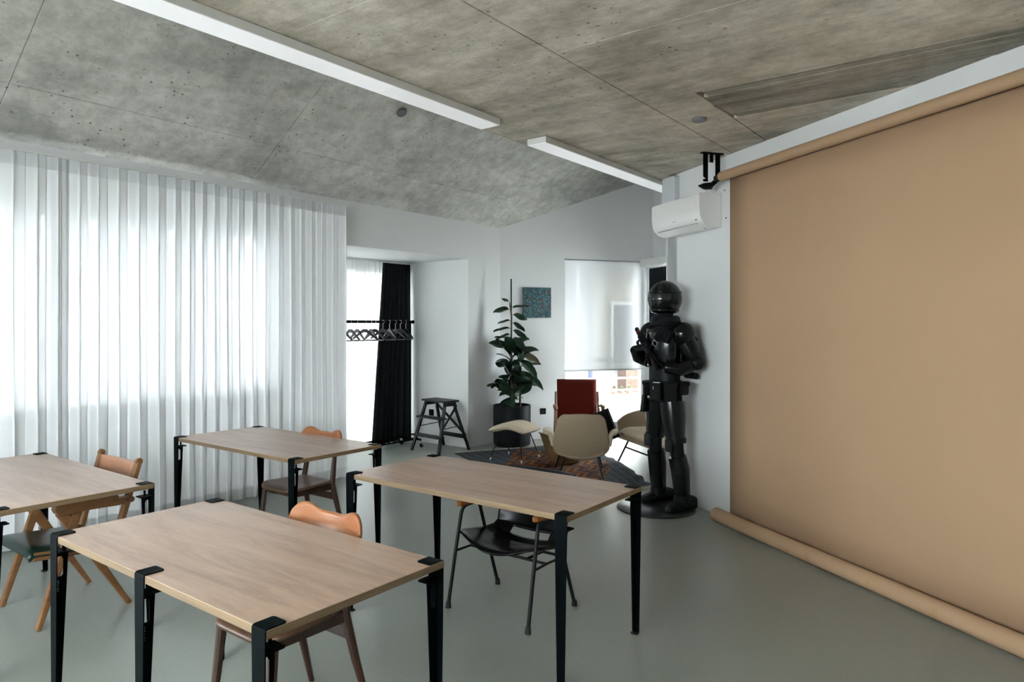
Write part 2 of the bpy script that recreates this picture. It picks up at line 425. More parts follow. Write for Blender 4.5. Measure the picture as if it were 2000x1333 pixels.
# ------------------------------------------------------------------ mesh builder
class MB:
    def __init__(self):
        self.v = []; self.f = []; self.uv = None
    def add(self, vs, fs):
        o = len(self.v)
        self.v += [tuple(p) for p in vs]
        self.f += [tuple(i + o for i in f) for f in fs]
        return self
    def box(self, c, s, rot=None):
        hx, hy, hz = s[0] / 2, s[1] / 2, s[2] / 2
        vs = [Vector((x, y, z)) for z in (-hz, hz) for y in (-hy, hy) for x in (-hx, hx)]
        if rot is not None:
            m = rot if isinstance(rot, Matrix) else Euler(rot).to_matrix()
            vs = [m @ p for p in vs]
        vs = [p + Vector(c) for p in vs]
        return self.add(vs, [(0, 2, 3, 1), (4, 5, 7, 6), (0, 1, 5, 4), (2, 6, 7, 3), (0, 4, 6, 2), (1, 3, 7, 5)])
    def b2(self, a, b):
        return self.box([(a[i] + b[i]) / 2 for i in range(3)], [abs(b[i] - a[i]) for i in range(3)])
    def bar(self, p0, p1, w, h, up=(0, 0, 1), w1=None, h1=None):
        p0 = Vector(p0); p1 = Vector(p1)
        d = (p1 - p0).normalized(); up = Vector(up)
        x = d.cross(up)
        if x.length < 1e-4: x = d.cross(Vector((0, 1, 0)))
        x.normalize(); y = x.cross(d).normalized()
        w1 = w if w1 is None else w1; h1 = h if h1 is None else h1
        vs = []
        for p, ww, hh in ((p0, w, h), (p1, w1, h1)):
            for sx, sy in ((-1, -1), (1, -1), (1, 1), (-1, 1)):
                vs.append(p + x * sx * ww / 2 + y * sy * hh / 2)
        return self.add(vs, [(3, 2, 1, 0), (4, 5, 6, 7), (0, 1, 5, 4), (1, 2, 6, 5), (2, 3, 7, 6), (3, 0, 4, 7)])
    def tube(self, pts, rad, n=10, cap=True, squash=1.0):
        pts = [Vector(p) for p in pts]
        k = len(pts)
        rad = [rad] * k if isinstance(rad, (int, float)) else rad
        vs = []; up = Vector((0, 0, 1))
        x = None
        for i in range(k):
            d = (pts[min(i + 1, k - 1)] - pts[max(i - 1, 0)])
            d.normalize()
            if x is None:
                x = d.cross(up)
                if x.length < 1e-3: x = d.cross(Vector((0, 1, 0)))
            else:
                x = x - d * x.dot(d)
                if x.length < 1e-4: x = d.cross(Vector((0, 1, 0)))
            x.normalize(); y = x.cross(d)
            for j in range(n):
                a = 2 * PI * j / n
                vs.append(pts[i] + x * math.cos(a) * rad[i] + y * math.sin(a) * rad[i] * squash)
        fs = []
        for i in range(k - 1):
            for j in range(n):
                j2 = (j + 1) % n
                fs.append((i * n + j, i * n + j2, (i + 1) * n + j2, (i + 1) * n + j))
        if cap:
            fs.append(tuple(range(n))[::-1]); fs.append(tuple((k - 1) * n + j for j in range(n)))
        return self.add(vs, fs)
    def lathe(self, prof, n=24, c=(0, 0, 0), sx=1.0, sy=1.0, capb=True, capt=True):
        vs = []
        for r, z in prof:
            for j in range(n):
                a = 2 * PI * j / n
                vs.append((c[0] + r * sx * math.cos(a), c[1] + r * sy * math.sin(a), c[2] + z))
        fs = []
        for i in range(len(prof) - 1):
            for j in range(n):
                j2 = (j + 1) % n
                fs.append((i * n + j, i * n + j2, (i + 1) * n + j2, (i + 1) * n + j))
        if capb: fs.append(tuple(range(n))[::-1])
        if capt: fs.append(tuple((len(prof) - 1) * n + j for j in range(n)))
        return self.add(vs, fs)
    def prism(self, poly, z0, z1):
        n = len(poly)
        vs = [(p[0], p[1], z0) for p in poly] + [(p[0], p[1], z1) for p in poly]
        fs = [tuple(range(n))[::-1], tuple(range(n, 2 * n))]
        for i in range(n):
            j = (i + 1) % n
            fs.append((i, j, n + j, n + i))
        return self.add(vs, fs)
    def grid(self, fn, nu, nv, skip=None):
        vs = [fn(i / nu, j / nv) for j in range(nv + 1) for i in range(nu + 1)]
        fs = []
        for j in range(nv):
            for i in range(nu):
                if skip and skip((i + .5) / nu, (j + .5) / nv): continue
                a = j * (nu + 1) + i
                fs.append((a, a + 1, a + nu + 2, a + nu + 1))
        return self.add(vs, fs)
    def ell(self, c, r, n=16, m=10, rot=None):
        vs = []; fs = []
        mt = Euler(rot).to_matrix() if rot else None
        for i in range(m + 1):
            th = PI * i / m
            for j in range(n):
                a = 2 * PI * j / n
                p = Vector((r[0] * math.sin(th) * math.cos(a), r[1] * math.sin(th) * math.sin(a), -r[2] * math.cos(th)))
                if mt: p = mt @ p
                vs.append(p + Vector(c))
        for i in range(m):
            for j in range(n):
                j2 = (j + 1) % n
                fs.append((i * n + j, i * n + j2, (i + 1) * n + j2, (i + 1) * n + j))
        return self.add(vs, fs)
    def pillow(self, c, s, rot=None, n=10, p=2.6, puff=1.0):
        """soft box with full middle and thin rounded edges"""
        m = rot if isinstance(rot, Matrix) else (Euler(rot).to_matrix() if rot else Matrix.Identity(3))
        c = Vector(c)
        def side(sg):
            def fn(u, v):
                a, b = 2 * u - 1, 2 * v - 1
                t = (max(0, 1 - abs(a) ** p) ** 0.5) * (max(0, 1 - abs(b) ** p) ** 0.5)
                q = Vector((a * s[0] / 2, b * s[1] / 2, sg * s[2] / 2 * (0.12 + 0.88 * t ** 0.6 * puff)))
                return c + m @ q
            return fn
        o = len(self.v)
        self.grid(side(1), n, n)
        k = len(self.v)
        tmp = MB().grid(side(-1), n, n)
        self.add(tmp.v, [f[::-1] for f in tmp.f])
        w = n + 1
        ring = [i for i in range(w)] + [i * w + n for i in range(1, w)] + [n * w + i for i in range(n - 1, -1, -1)] + [i * w for i in range(n - 1, 0, -1)]
        for a in range(len(ring)):
            b = (a + 1) % len(ring)
            self.f.append((o + ring[b], o + ring[a], k + ring[a], k + ring[b]))
        return self
    def mesh(self, name, mat, smooth=False, angle=35):
        me = bpy.data.meshes.new(name)
        me.from_pydata([tuple(v) for v in self.v], [], self.f)
        me.validate(); me.update()
        if mat is not None:
            for x in (mat if isinstance(mat, (list, tuple)) else [mat]):
                me.materials.append(M[x] if isinstance(x, str) else x)
        if smooth:
            me.polygons.foreach_set('use_smooth', [True] * len(me.polygons))
            if angle: me.set_sharp_from_angle(angle=R(angle))
        return me
    def build(self, name, mat, parent=None, smooth=False, angle=35, bevel=0, seg=2, solid=0, sub=0, solid_off=0):
        me = self.mesh(name, mat, smooth, angle)
        o = link(name, me, parent)
        if solid:
            md = o.modifiers.new('solid', 'SOLIDIFY'); md.thickness = solid; md.offset = solid_off
        if bevel:
            md = o.modifiers.new('bevel', 'BEVEL'); md.width = bevel; md.segments = seg; md.limit_method = 'ANGLE'; md.angle_limit = R(40)
            md.harden_normals = False
        if sub:
            md = o.modifiers.new('sub', 'SUBSURF'); md.levels = sub; md.render_levels = sub
        return o

def link(name, data, parent=None):
    o = bpy.data.objects.new(name, data)
    COL.objects.link(o)
    if parent is not None: o.parent = parent
    return o

def empty(name, loc=(0, 0, 0), rz=0, rot=None):
    o = bpy.data.objects.new(name, None)
    o.empty_display_size = 0.1
    o.location = loc
    o.rotation_euler = rot if rot else (0, 0, rz)
    COL.objects.link(o)
    return o

def tag(o, label, cat, group=None):
    o['label'] = label; o['category'] = cat
    if group: o['group'] = group
    return o

def struct(o, label=None, cat=None):
    o['kind'] = 'structure'
    if label: o['label'] = label
    if cat: o['category'] = cat
    return o

def copy_tree(o, parent=None):
    c = o.copy(); COL.objects.link(c); c.parent = parent
    for ch in o.children:
        copy_tree(ch, c)
    return c

def V(*a): return Vector(a)
def lerp(a, b, t): return a + (b - a) * t
def rrect(w, h, r, n=4, cx=0, cy=0, corners=(1, 1, 1, 1)):
    pts = []
    for k, (sx, sy, a0) in enumerate(((1, 1, 0), (-1, 1, 90), (-1, -1, 180), (1, -1, 270))):
        if not corners[k] or r <= 0:
            pts.append((cx + sx * w / 2, cy + sy * h / 2)); continue
        for i in range(n + 1):
            a = R(a0 + 90 * i / n)
            pts.append((cx + sx * (w / 2 - r) + r * math.cos(a), cy + sy * (h / 2 - r) + r * math.sin(a)))
    return pts

# ------------------------------------------------------------------ room plan (metres)
TL = -5.76                      # left window wall plane
C0 = V(-5.76, 7.382)            # corner left wall / back wall
BD = V(0.545, 0.839)            # direction of the back wall
BN = V(0.839, -0.545)           # into the room
K0 = V(-4.475, 9.353)           # corner back wall / nook wall
KD = V(0.839, -0.545)
W0 = V(-2.754, 6.04)            # free end of the right wall
RD = V(0.827, -0.5625)          # along the right wall, towards the viewer
RN = V(-0.5625, -0.827)         # right wall normal into the room
W1 = W0 + RD * 8.95
RT = W0 + BD * 1.842            # nook return meets nook wall
SR = -2.2                       # rear wall, behind the viewer
HF = 2.93                       # flat slab soffit
EAVE = 2.865; SLOPE = 0.65; TE = -3.10
def slope_z(t): return EAVE + SLOPE * (t - TL)

def wall_mesh(p0, p1, thick, outn, ztop, holes=(), z0=0.0, breaks=()):
    """vertical wall from p0 to p1, thickness on the outn side, ztop(l) its top edge, rectangular openings"""
    p0 = Vector(p0); p1 = Vector(p1); L = (p1 - p0).length; d = (p1 - p0) / L; n = Vector(outn).normalized()
    cuts = sorted({0.0, L, *[c for h in holes for c in h[:2]], *breaks})
    mb = MB()
    for a, b in zip(cuts, cuts[1:]):
        mid = (a + b) / 2
        hs = sorted([(h[2], h[3]) for h in holes if h[0] <= mid <= h[1]])
        z = z0; spans = []
        for h0, h1 in hs:
            if h0 > z: spans.append((z, h0, h0))
            z = h1
        spans.append((z, ztop(a + 1e-4), ztop(b - 1e-4)))
        for zb, za, zc in spans:
            vs = []
            for off in (0, thick):
                for l, zt in ((a, za), (b, zc)):
                    q = p0 + d * l + n * off
                    vs += [(q.x, q.y, zb), (q.x, q.y, zt)]
            mb.add(vs, [(0, 1, 3, 2), (4, 6, 7, 5), (0, 4, 5, 1), (2, 3, 7, 6), (1, 5, 7, 3), (0, 2, 6, 4)])
    return mb

# floor
mb = MB()
poly = [(TL, SR), (3.2, SR), tuple(W1), tuple(W0), tuple(RT), tuple(K0), tuple(C0), (TL, 6.72), (-7.0, 6.72), (-7.0, 4.75), (TL, 4.75)]
mb.prism(poly, -0.2, 0.0)
struct(mb.build('floor', 'floor'), 'grey-green poured resin floor of the studio', 'floor')

# left wall: windows and the alcove opening
WIN = [(-2.1, -0.6), (0.35, 3.90)]  # first opening is added out of view to admit more daylight
holes = [(a - SR, b - SR, 0.985 if a > 0 else 0.05, 2.45) for a, b in WIN] + [(4.75 - SR, 6.72 - SR, 0.0, 2.40)]
struct(wall_mesh((TL, SR), tuple(C0), 0.32, (-1, 0), lambda l: EAVE + 0.02, holes).build('wall_left', 'paint'), 'white window wall behind the long sheer curtain', 'wall')
# back wall
struct(wall_mesh(tuple(C0), tuple(K0), 0.32, tuple(-BN), lambda l: slope_z(C0.x + BD.x * l) + 0.02, [(0.941, 2.294, 0.09, 2.485)]).build('wall_back', 'paint'), 'white back wall with the square picture and the tall window', 'wall')
# nook wall
nl = (RT - K0).length
struct(wall_mesh(tuple(K0), tuple(RT), 0.32, tuple(BD), lambda l: slope_z(K0.x + KD.x * l) + 0.02 if K0.x + KD.x * l < TE else HF + 0.02,
                 [(0.12, 1.42, 0.05, 2.44)], breaks=[(TE - K0.x) / KD.x]).build('wall_nook', 'paint'), 'white wall of the side nook behind the dark curtain', 'wall')
struct(wall_mesh(tuple(W0 + RD * 0.02), tuple(RT), 0.16, (0.827, -0.5625), lambda l: HF + 0.02).build('wall_nook_return', 'paint'), 'white return wall at the end of the right wall', 'wall')
struct(wall_mesh(tuple(W0), tuple(W1), 0.16, tuple(-RN), lambda l: HF + 0.02).build('wall_right', 'paint'), 'white right wall behind the paper backdrop', 'wall')
struct(wall_mesh(tuple(W1), (3.2, SR), 0.16, (0.9, -0.4), lambda l: HF + 0.02).build('wall_rear_side', 'paint'), 'white wall behind the viewer on the right', 'wall')
struct(wall_mesh((3.2, SR), (TL, SR), 0.16, (0, -1), lambda l: (HF + 0.02) if 3.2 - l > TE else slope_z(3.2 - l) + 0.02, holes=[(3.7, 6.7, 0.9, 2.7)], breaks=[3.2 - TE]).build('wall_rear', 'paint'), 'white wall behind the viewer', 'wall')  # opening holds the added rear window that brightens the room
# alcove walls
mb = MB().b2((-7.2, 6.72, 0), (-6.08, 7.0, 2.6)).b2((-7.2, 4.47, 0), (-6.08, 4.75, 2.6)).b2((-7.2, 4.75, 2.40), (-6.08, 6.72, 2.6))
mb.b2((-7.2, 4.75, 2.34), (-7.0, 6.72, 2.40)).b2((-7.2, 4.75, 0), (-7.0, 4.83, 2.34)).b2((-7.2, 6.64, 0), (-7.0, 6.72, 2.34)).b2((-7.2, 4.83, -0.1), (-7.0, 6.64, 0.04))
struct(mb.build('wall_alcove', 'paint'), 'white side walls and soffit of the alcove', 'wall')

# ceilings: continuous slabs plus cast panels with open joints
RW = (-2.0, -0.9, -5.2, -3.6)      # roof window added to bring in light, in the slope behind the viewer: s0, s1, t0, t1
cs = MB()
def slope_slab(t0, t1, s0, s1):
    cs.add([(t, s_, slope_z(t) + off) for off in (0.02, 0.25) for t, s_ in ((t0, s0), (t1, s0), (t1, s1), (t0, s1))],
           [(0, 3, 2, 1), (4, 5, 6, 7), (0, 1, 5, 4), (1, 2, 6, 5), (2, 3, 7, 6), (3, 0, 4, 7)])
slope_slab(TL - 0.3, TE, SR - 0.16, RW[0]); slope_slab(TL - 0.3, TE, RW[1], 9.9)
slope_slab(TL - 0.3, RW[2], RW[0], RW[1]); slope_slab(RW[3], TE, RW[0], RW[1])
ceil_s = struct(cs.build('ceiling_slope', 'con_line'), 'pale concrete sloping ceiling above the sheer curtain', 'ceiling')
cf = MB().prism([(TE + 0.004, SR - 0.16), (3.2, SR - 0.16), tuple(W1 + V(0.15, 0.1)), tuple(RT + V(0.3, 0.3)), (TE + 0.004, 8.62)], HF + 0.02, HF + 0.3)
cf.b2((TE + 0.004, SR - 0.16, HF + 0.3), (TE + 0.16, 8.6, slope_z(TE) + 0.2))
ceil_f = struct(cf.build('ceiling', 'con_line'), 'brown board-marked flat concrete ceiling', 'ceiling')

def slope_panel(s0, s1, t0, t1, rnd):
    g = 0.0016
    lift = rnd.uniform(0.0, 0.003)
    nx, nz = SLOPE / math.hypot(1, SLOPE), -1 / math.hypot(1, SLOPE)
    vs = []
    for off in (lift, 0.025):
        for t, s in ((t0 + g, s0 + g), (t1 - g, s0 + g), (t1 - g, s1 - g), (t0 + g, s1 - g)):
            vs.append((t + nx * (0.025 - off) * -0.0, s, slope_z(t) + off))
    MB().add(vs, [(0, 3, 2, 1), (4, 5, 6, 7), (0, 1, 5, 4), (1, 2, 6, 5), (2, 3, 7, 6), (3, 0, 4, 7)]).build('concrete_panel', 'con_slope', ceil_s, bevel=0.003, seg=1)
rnd = random.Random(3)
ss = [-0.9, 1.65, 3.65, 5.65, 7.65, 9.6]
for a, b in zip(ss, ss[1:]):
    for t0, t1 in ((TL - 0.28, -5.34), (-5.34, -4.12), (-4.12, TE)):
        slope_panel(a, b, t0, t1, rnd)

def flat_panel(poly, mat='con_flat', lift=0.0):
    MB().prism(poly, HF + lift, HF + 0.03).build('concrete_panel', mat, ceil_f, bevel=0.003, seg=1)
g = 0.0016
MB().b2((TE, SR - 0.15, HF), (TE + 0.02, 8.6, HF + 0.3)).build('slab_edge', 'con_flat', ceil_f, bevel=0.006)
fs_ = [SR - 0.15, -1.96, -0.98, 0.0, 0.98, 1.97, 2.92, 3.92, 4.9, 5.9, 6.9, 8.6]
for a, b in zip(fs_, fs_[1:]):
    flat_panel([(TE + 0.02, a + g), (-1.93 - g, a + g), (-1.93 - g, b - g), (TE + 0.02, b - g)], lift=rnd.uniform(0, 0.0012))
    if b <= 3.93:
        flat_panel([(-1.93 + g, a + g), (0.45 - g, a + g), (0.45 - g, b - g), (-1.93 + g, b - g)], lift=rnd.uniform(0, 0.0012))
        flat_panel([(0.45 + g, a + g), (4.9, a + g), (4.9, b - g), (0.45 + g, b - g)], lift=rnd.uniform(0, 0.0012))
flat_panel([(-1.93 + g, 3.92 + g), (-1.6 - g, 3.92 + g), (-1.6 - g, 8.6), (-1.93 + g, 8.6)], lift=0.002)
# rough, lower strip along the right wall with ragged grooves
for i in range(7):
    a = 3.92 + i * 0.09; b = a + 0.09
    jag = rnd.uniform(-0.04, 0.04)
    flat_panel([(-1.6 + g + jag, a + 0.0015), (2.0, a + 0.0015), (2.0, b - 0.0015), (-1.6 + g + jag, b - 0.0015)], 'con_rough', lift=rnd.uniform(-0.006, 0.004))
flat_panel([(-1.6 + g, 4.55 + g), (1.2, 4.55 + g), (1.2, 6.6), (-1.6 + g, 6.6)], 'con_flat', lift=0.003)

# white curtain-track fascia along the eave and the shadow-gap at wall foot
o = MB().b2((TL + 0.06, 0.2, 2.778), (TL + 0.11, 4.74, 2.795)).build('curtain_track', 'white_metal')
tag(o, 'white curtain track above the long sheer curtain', 'curtain track')

# ------------------------------------------------------------------ windows
rw_root = empty('added_window_6', (RW[2], RW[0], slope_z(RW[2]) + 0.1), rot=(0, -math.atan(SLOPE), 0))
struct(rw_root, 'large roof window added for light in the sloping ceiling behind the viewer', 'window')  # added out of view to raise the light level in the room
rl = (RW[3] - RW[2]) * math.hypot(1, SLOPE); rwd = RW[1] - RW[0]
m_ = MB().b2((0, 0, -0.04), (rl, 0.08, 0.04)).b2((0, rwd - 0.08, -0.04), (rl, rwd, 0.04)).b2((0, 0.08, -0.04), (0.08, rwd - 0.08, 0.04)).b2((rl - 0.08, 0.08, -0.04), (rl, rwd - 0.08, 0.04)).b2((0.08, rwd / 2 - 0.04, -0.04), (rl - 0.08, rwd / 2 + 0.04, 0.04))
m_.build('frame', 'frame', rw_root)
MB().b2((0.08, 0.08, -0.006), (rl - 0.08, rwd / 2 - 0.04, 0.006)).build('pane', 'glass', rw_root)
MB().b2((0.08, rwd / 2 + 0.04, -0.006), (rl - 0.08, rwd - 0.08, 0.006)).build('pane', 'glass', rw_root)

def window(name, p0, d, n_out, w, z0, z1, label, mull=(), trans=(), fw=0.07, depth=0.07, inset=0.14):
    """framed glazing inside an opening that starts at p0 and runs w along d"""
    root = empty(name, (p0[0] + n_out[0] * inset, p0[1] + n_out[1] * inset, 0), math.atan2(d[1], d[0]))
    struct(root, label, 'window')
    xs = [0, *mull, w]
    m = MB()
    m.b2((0, -depth / 2, z0), (w, depth / 2, z0 + fw)).b2((0, -depth / 2, z1 - fw), (w, depth / 2, z1))
    for x in (fw / 2, w - fw / 2):
        m.box((x, 0, (z0 + z1) / 2), (fw, depth, z1 - z0 - 2 * fw))
    m.build('frame', 'frame', root, bevel=0.006)
    for x, mw in mull:
        MB().box((x, 0, (z0 + z1) / 2), (mw, depth, z1 - z0 - 2 * fw)).build('mullion', 'frame', root, bevel=0.006)
    edges = [(fw, None)]
    cuts = [fw] + [v for x, mw in mull for v in (x - mw / 2, x + mw / 2)] + [w - fw]
    for z in trans:
        MB().box((w / 2, 0, z), (w - 2 * fw, depth, fw)).build('transom', 'frame', root, bevel=0.006)
    zc = [z0 + fw] + [v for z in trans for v in (z - fw / 2, z + fw / 2)] + [z1 - fw]
    for a, b in zip(cuts[::2], cuts[1::2]):
        for c, e in zip(zc[::2], zc[1::2]):
            MB().b2((a, -0.006, c), (b, 0.006, e)).build('pane', 'glass', root)
    return root

window('window_1', (TL, 0.35), (0, 1), (-1, 0), 3.55, 0.985, 2.45, 'white framed studio window behind the sheer curtain', [(0.62, 0.16), (1.58, 0.16), (2.51, 0.17)])
window('added_window_2', (TL, -2.1), (0, 1), (-1, 0), 1.5, 0.05, 2.45, 'white framed full-height glazing added for light behind the viewer on the left', [(0.75, 0.1)])  # added glazing, out of view, for strong side light from the sky
window('added_window_7', (-0.5, SR), (-1, 0), (0, -1), 3.0, 0.9, 2.7, 'white framed window added for light directly behind the viewer', [(1.5, 0.1)])  # added out of view to light the right wall and curtain
window('window_3', (-6.92, 4.83), (0, 1), (-1, 0), 1.81, 0.04, 2.34, 'glazed balcony door in the alcove behind the sheer', [(0.9, 0.12)])
window('window_4', tuple(C0 + BD * 0.941), BD, tuple(-BN), 1.353, 0.09, 2.485, 'tall back window half covered by the roller blind', [], [1.06])
window('window_5', tuple(K0 + KD * 0.12), KD, tuple(BD), 1.30, 0.05, 2.44, 'nook window behind the dark curtain')
o = MB().b2((TL + 0.005, 0.27, 0.955), (TL + 0.055, 3.96, 0.985)).b2((TL - 0.2, 0.36, 0.955), (TL + 0.01, 3.89, 0.987)).build('trim_1', 'frame', bevel=0.004)
struct(o, 'white window sill behind the sheer curtain', 'trim')

# ------------------------------------------------------------------ curtains
def curtain_fn(s0, s1, t0, z0, z1, amp, pitch, seed, along, flare=0.0, gather=1.0):
    rr = random.Random(seed)
    n = int((s1 - s0) / pitch) + 2
    ph = [rr.uniform(-0.35, 0.35) for _ in range(n + 2)]
    am = [rr.uniform(0.45, 1.35) for _ in range(n + 2)]
    lean = [rr.uniform(-0.35, 0.35) for _ in range(n + 2)]
    def fn(u, v):
        s = lerp(s0, s1, u); k = (s - s0) / pitch; i = int(k); fr = k - i; k += 0.32 * math.sin(2.3 * s + seed) + 0.16 * math.sin(5.9 * s)
        a = lerp(am[i], am[i + 1], fr); p = lerp(ph[i], ph[i + 1], fr); le = lerp(lean[i], lean[i + 1], fr)
        z = lerp(z0, z1, v)
        wob = (1 - v)
        x = math.sin(2 * PI * k + p + le * wob * 1.2)
        y = amp * a * x * (1.0 + 0.35 * wob) + 0.012 * math.sin(7.3 * s + 2.1 * z) * wob
        ds = 0.022 * math.sin(4 * PI * k + p) + flare * wob
        return along(s + ds, t0 + y, z)
    return fn
AL_T = lambda s, t, z: (t, s, z)

def main_curtain(name, s0, s1, t0, seed, label):
    root = empty(name, (TL + 0.09, (s0 + s1) / 2, 0))
    tag(root, label, 'curtain', 'white sheer curtains along the window wall')
    ox, oy = TL + 0.09, (s0 + s1) / 2
    nu = int((s1 - s0) * 84)
    al = lambda s, t, z: (t - ox, s - oy, z)
    fn = curtain_fn(s0, s1, t0, 0.012, 2.778, 0.018, 0.132, seed, al)
    MB().grid(lambda u, v: fn(u, 0.035 + v * 0.93), nu, 14).build('cloth', 'sheer', root, smooth=True, angle=0)
    MB().grid(lambda u, v: fn(u, v * 0.035), nu, 2).build('hem', 'sheer_hem', root, smooth=True, angle=0)
    MB().grid(lambda u, v: fn(u, 0.965 + v * 0.035), nu, 2).build('heading_tape', 'sheer_hem', root, smooth=True, angle=0)
    return root
main_curtain('sheer_curtain', 2.02, 4.69, TL + 0.095, 11, 'long white sheer curtain with even folds ending at the alcove')
main_curtain('sheer_curtain', 0.25, 2.12, TL + 0.10, 12, 'white sheer curtain at the left edge of the photo')

# alcove sheer and dark drape
root = empty('sheer_curtain', (-6.84, 5.5, 0)); tag(root, 'bright white sheer in the alcove behind the clothes rail', 'curtain')
fn = curtain_fn(4.80, 6.28, 0.0, 0.02, 2.385, 0.024, 0.155, 21, lambda s, t, z: (t, s - 5.5, z))
MB().grid(fn, 130, 12).build('cloth', 'sheer_alc', root, smooth=True, angle=0)
MB().grid(lambda u, v: fn(u, 0.94 + 0.06 * v), 130, 2).build('heading_tape', 'sheer_hem', root, smooth=True, angle=0)
root = empty('blackout_drape', (-6.76, 6.4, 0)); tag(root, 'charcoal blackout drape gathered in the alcove corner', 'curtain')
def drape(u, v):
    w = lerp(1.28, 0.92, v)
    s = 6.68 - (1 - u) * 0.53 * w
    k = u * 7
    a = 0.034 * (0.5 + 0.9 * u)
    return (a * math.sin(2 * PI * k + 0.8 * math.sin(3 * u)) + 0.02 * (1 - v) * math.sin(9 * u), s - 6.4, lerp(0.02, 2.37, v))
MB().grid(drape, 120, 10).build('cloth', 'drape', root, smooth=True, angle=0, solid=0.004)
o = MB().b2((-6.87, 4.8, 2.385), (-6.82, 6.7, 2.40)).b2((-6.785, 4.8, 2.385), (-6.735, 6.7, 2.40)).build('curtain_track', 'white_metal')
tag(o, 'white double curtain track under the alcove soffit', 'curtain track')

# nook drape
P = K0 + KD * 0.10 - BD * 0.12
root = empty('blackout_drape', (P.x, P.y, 0), math.atan2(KD.y, KD.x)); tag(root, 'dark drape in the far nook right of the tall back window', 'curtain')
MB().grid(lambda u, v: (0.0 + u * lerp(0.6, 0.55, v), 0.03 * math.sin(2 * PI * u * 6.0), lerp(0.03, 2.37, v)), 90, 8).build('cloth', 'drape', root, smooth=True, angle=0, solid=0.004)
o = MB().b2((-0.06, -0.12, 2.40), (2.95, 0.12, 2.50)).build('curtain_track', 'white_metal', bevel=0.006)
o.location = (P.x, P.y, 0); o.rotation_euler = (0, 0, math.atan2(KD.y, KD.x))
tag(o, 'white curtain pelmet in the nook above the dark drape', 'curtain track')

# roller blind
P = C0 + BD * 0.955
root = empty('roller_blind', (P.x, P.y, 0), math.atan2(BD.y, BD.x)); tag(root, 'white roller blind lowered over most of the back window', 'blind')
MB().grid(lambda u, v: (u * 1.28, 0.055, lerp(0.925, 2.47, v)), 6, 8).build('fabric', 'blind', root)
MB().b2((0, 0.045, 0.905), (1.28, 0.066, 0.93)).build('bottom_bar', 'grey_plastic', root, bevel=0.004)
MB().tube([(0.0, 0.085, 2.45), (1.29, 0.085, 2.45)], 0.022, 14).build('roller', 'white_metal', root, smooth=True)
MB().tube([(0.004, 0.03, 2.44), (0.004, 0.03, 1.0)], 0.0022, 6).build('pull_chain', 'white_metal', root)

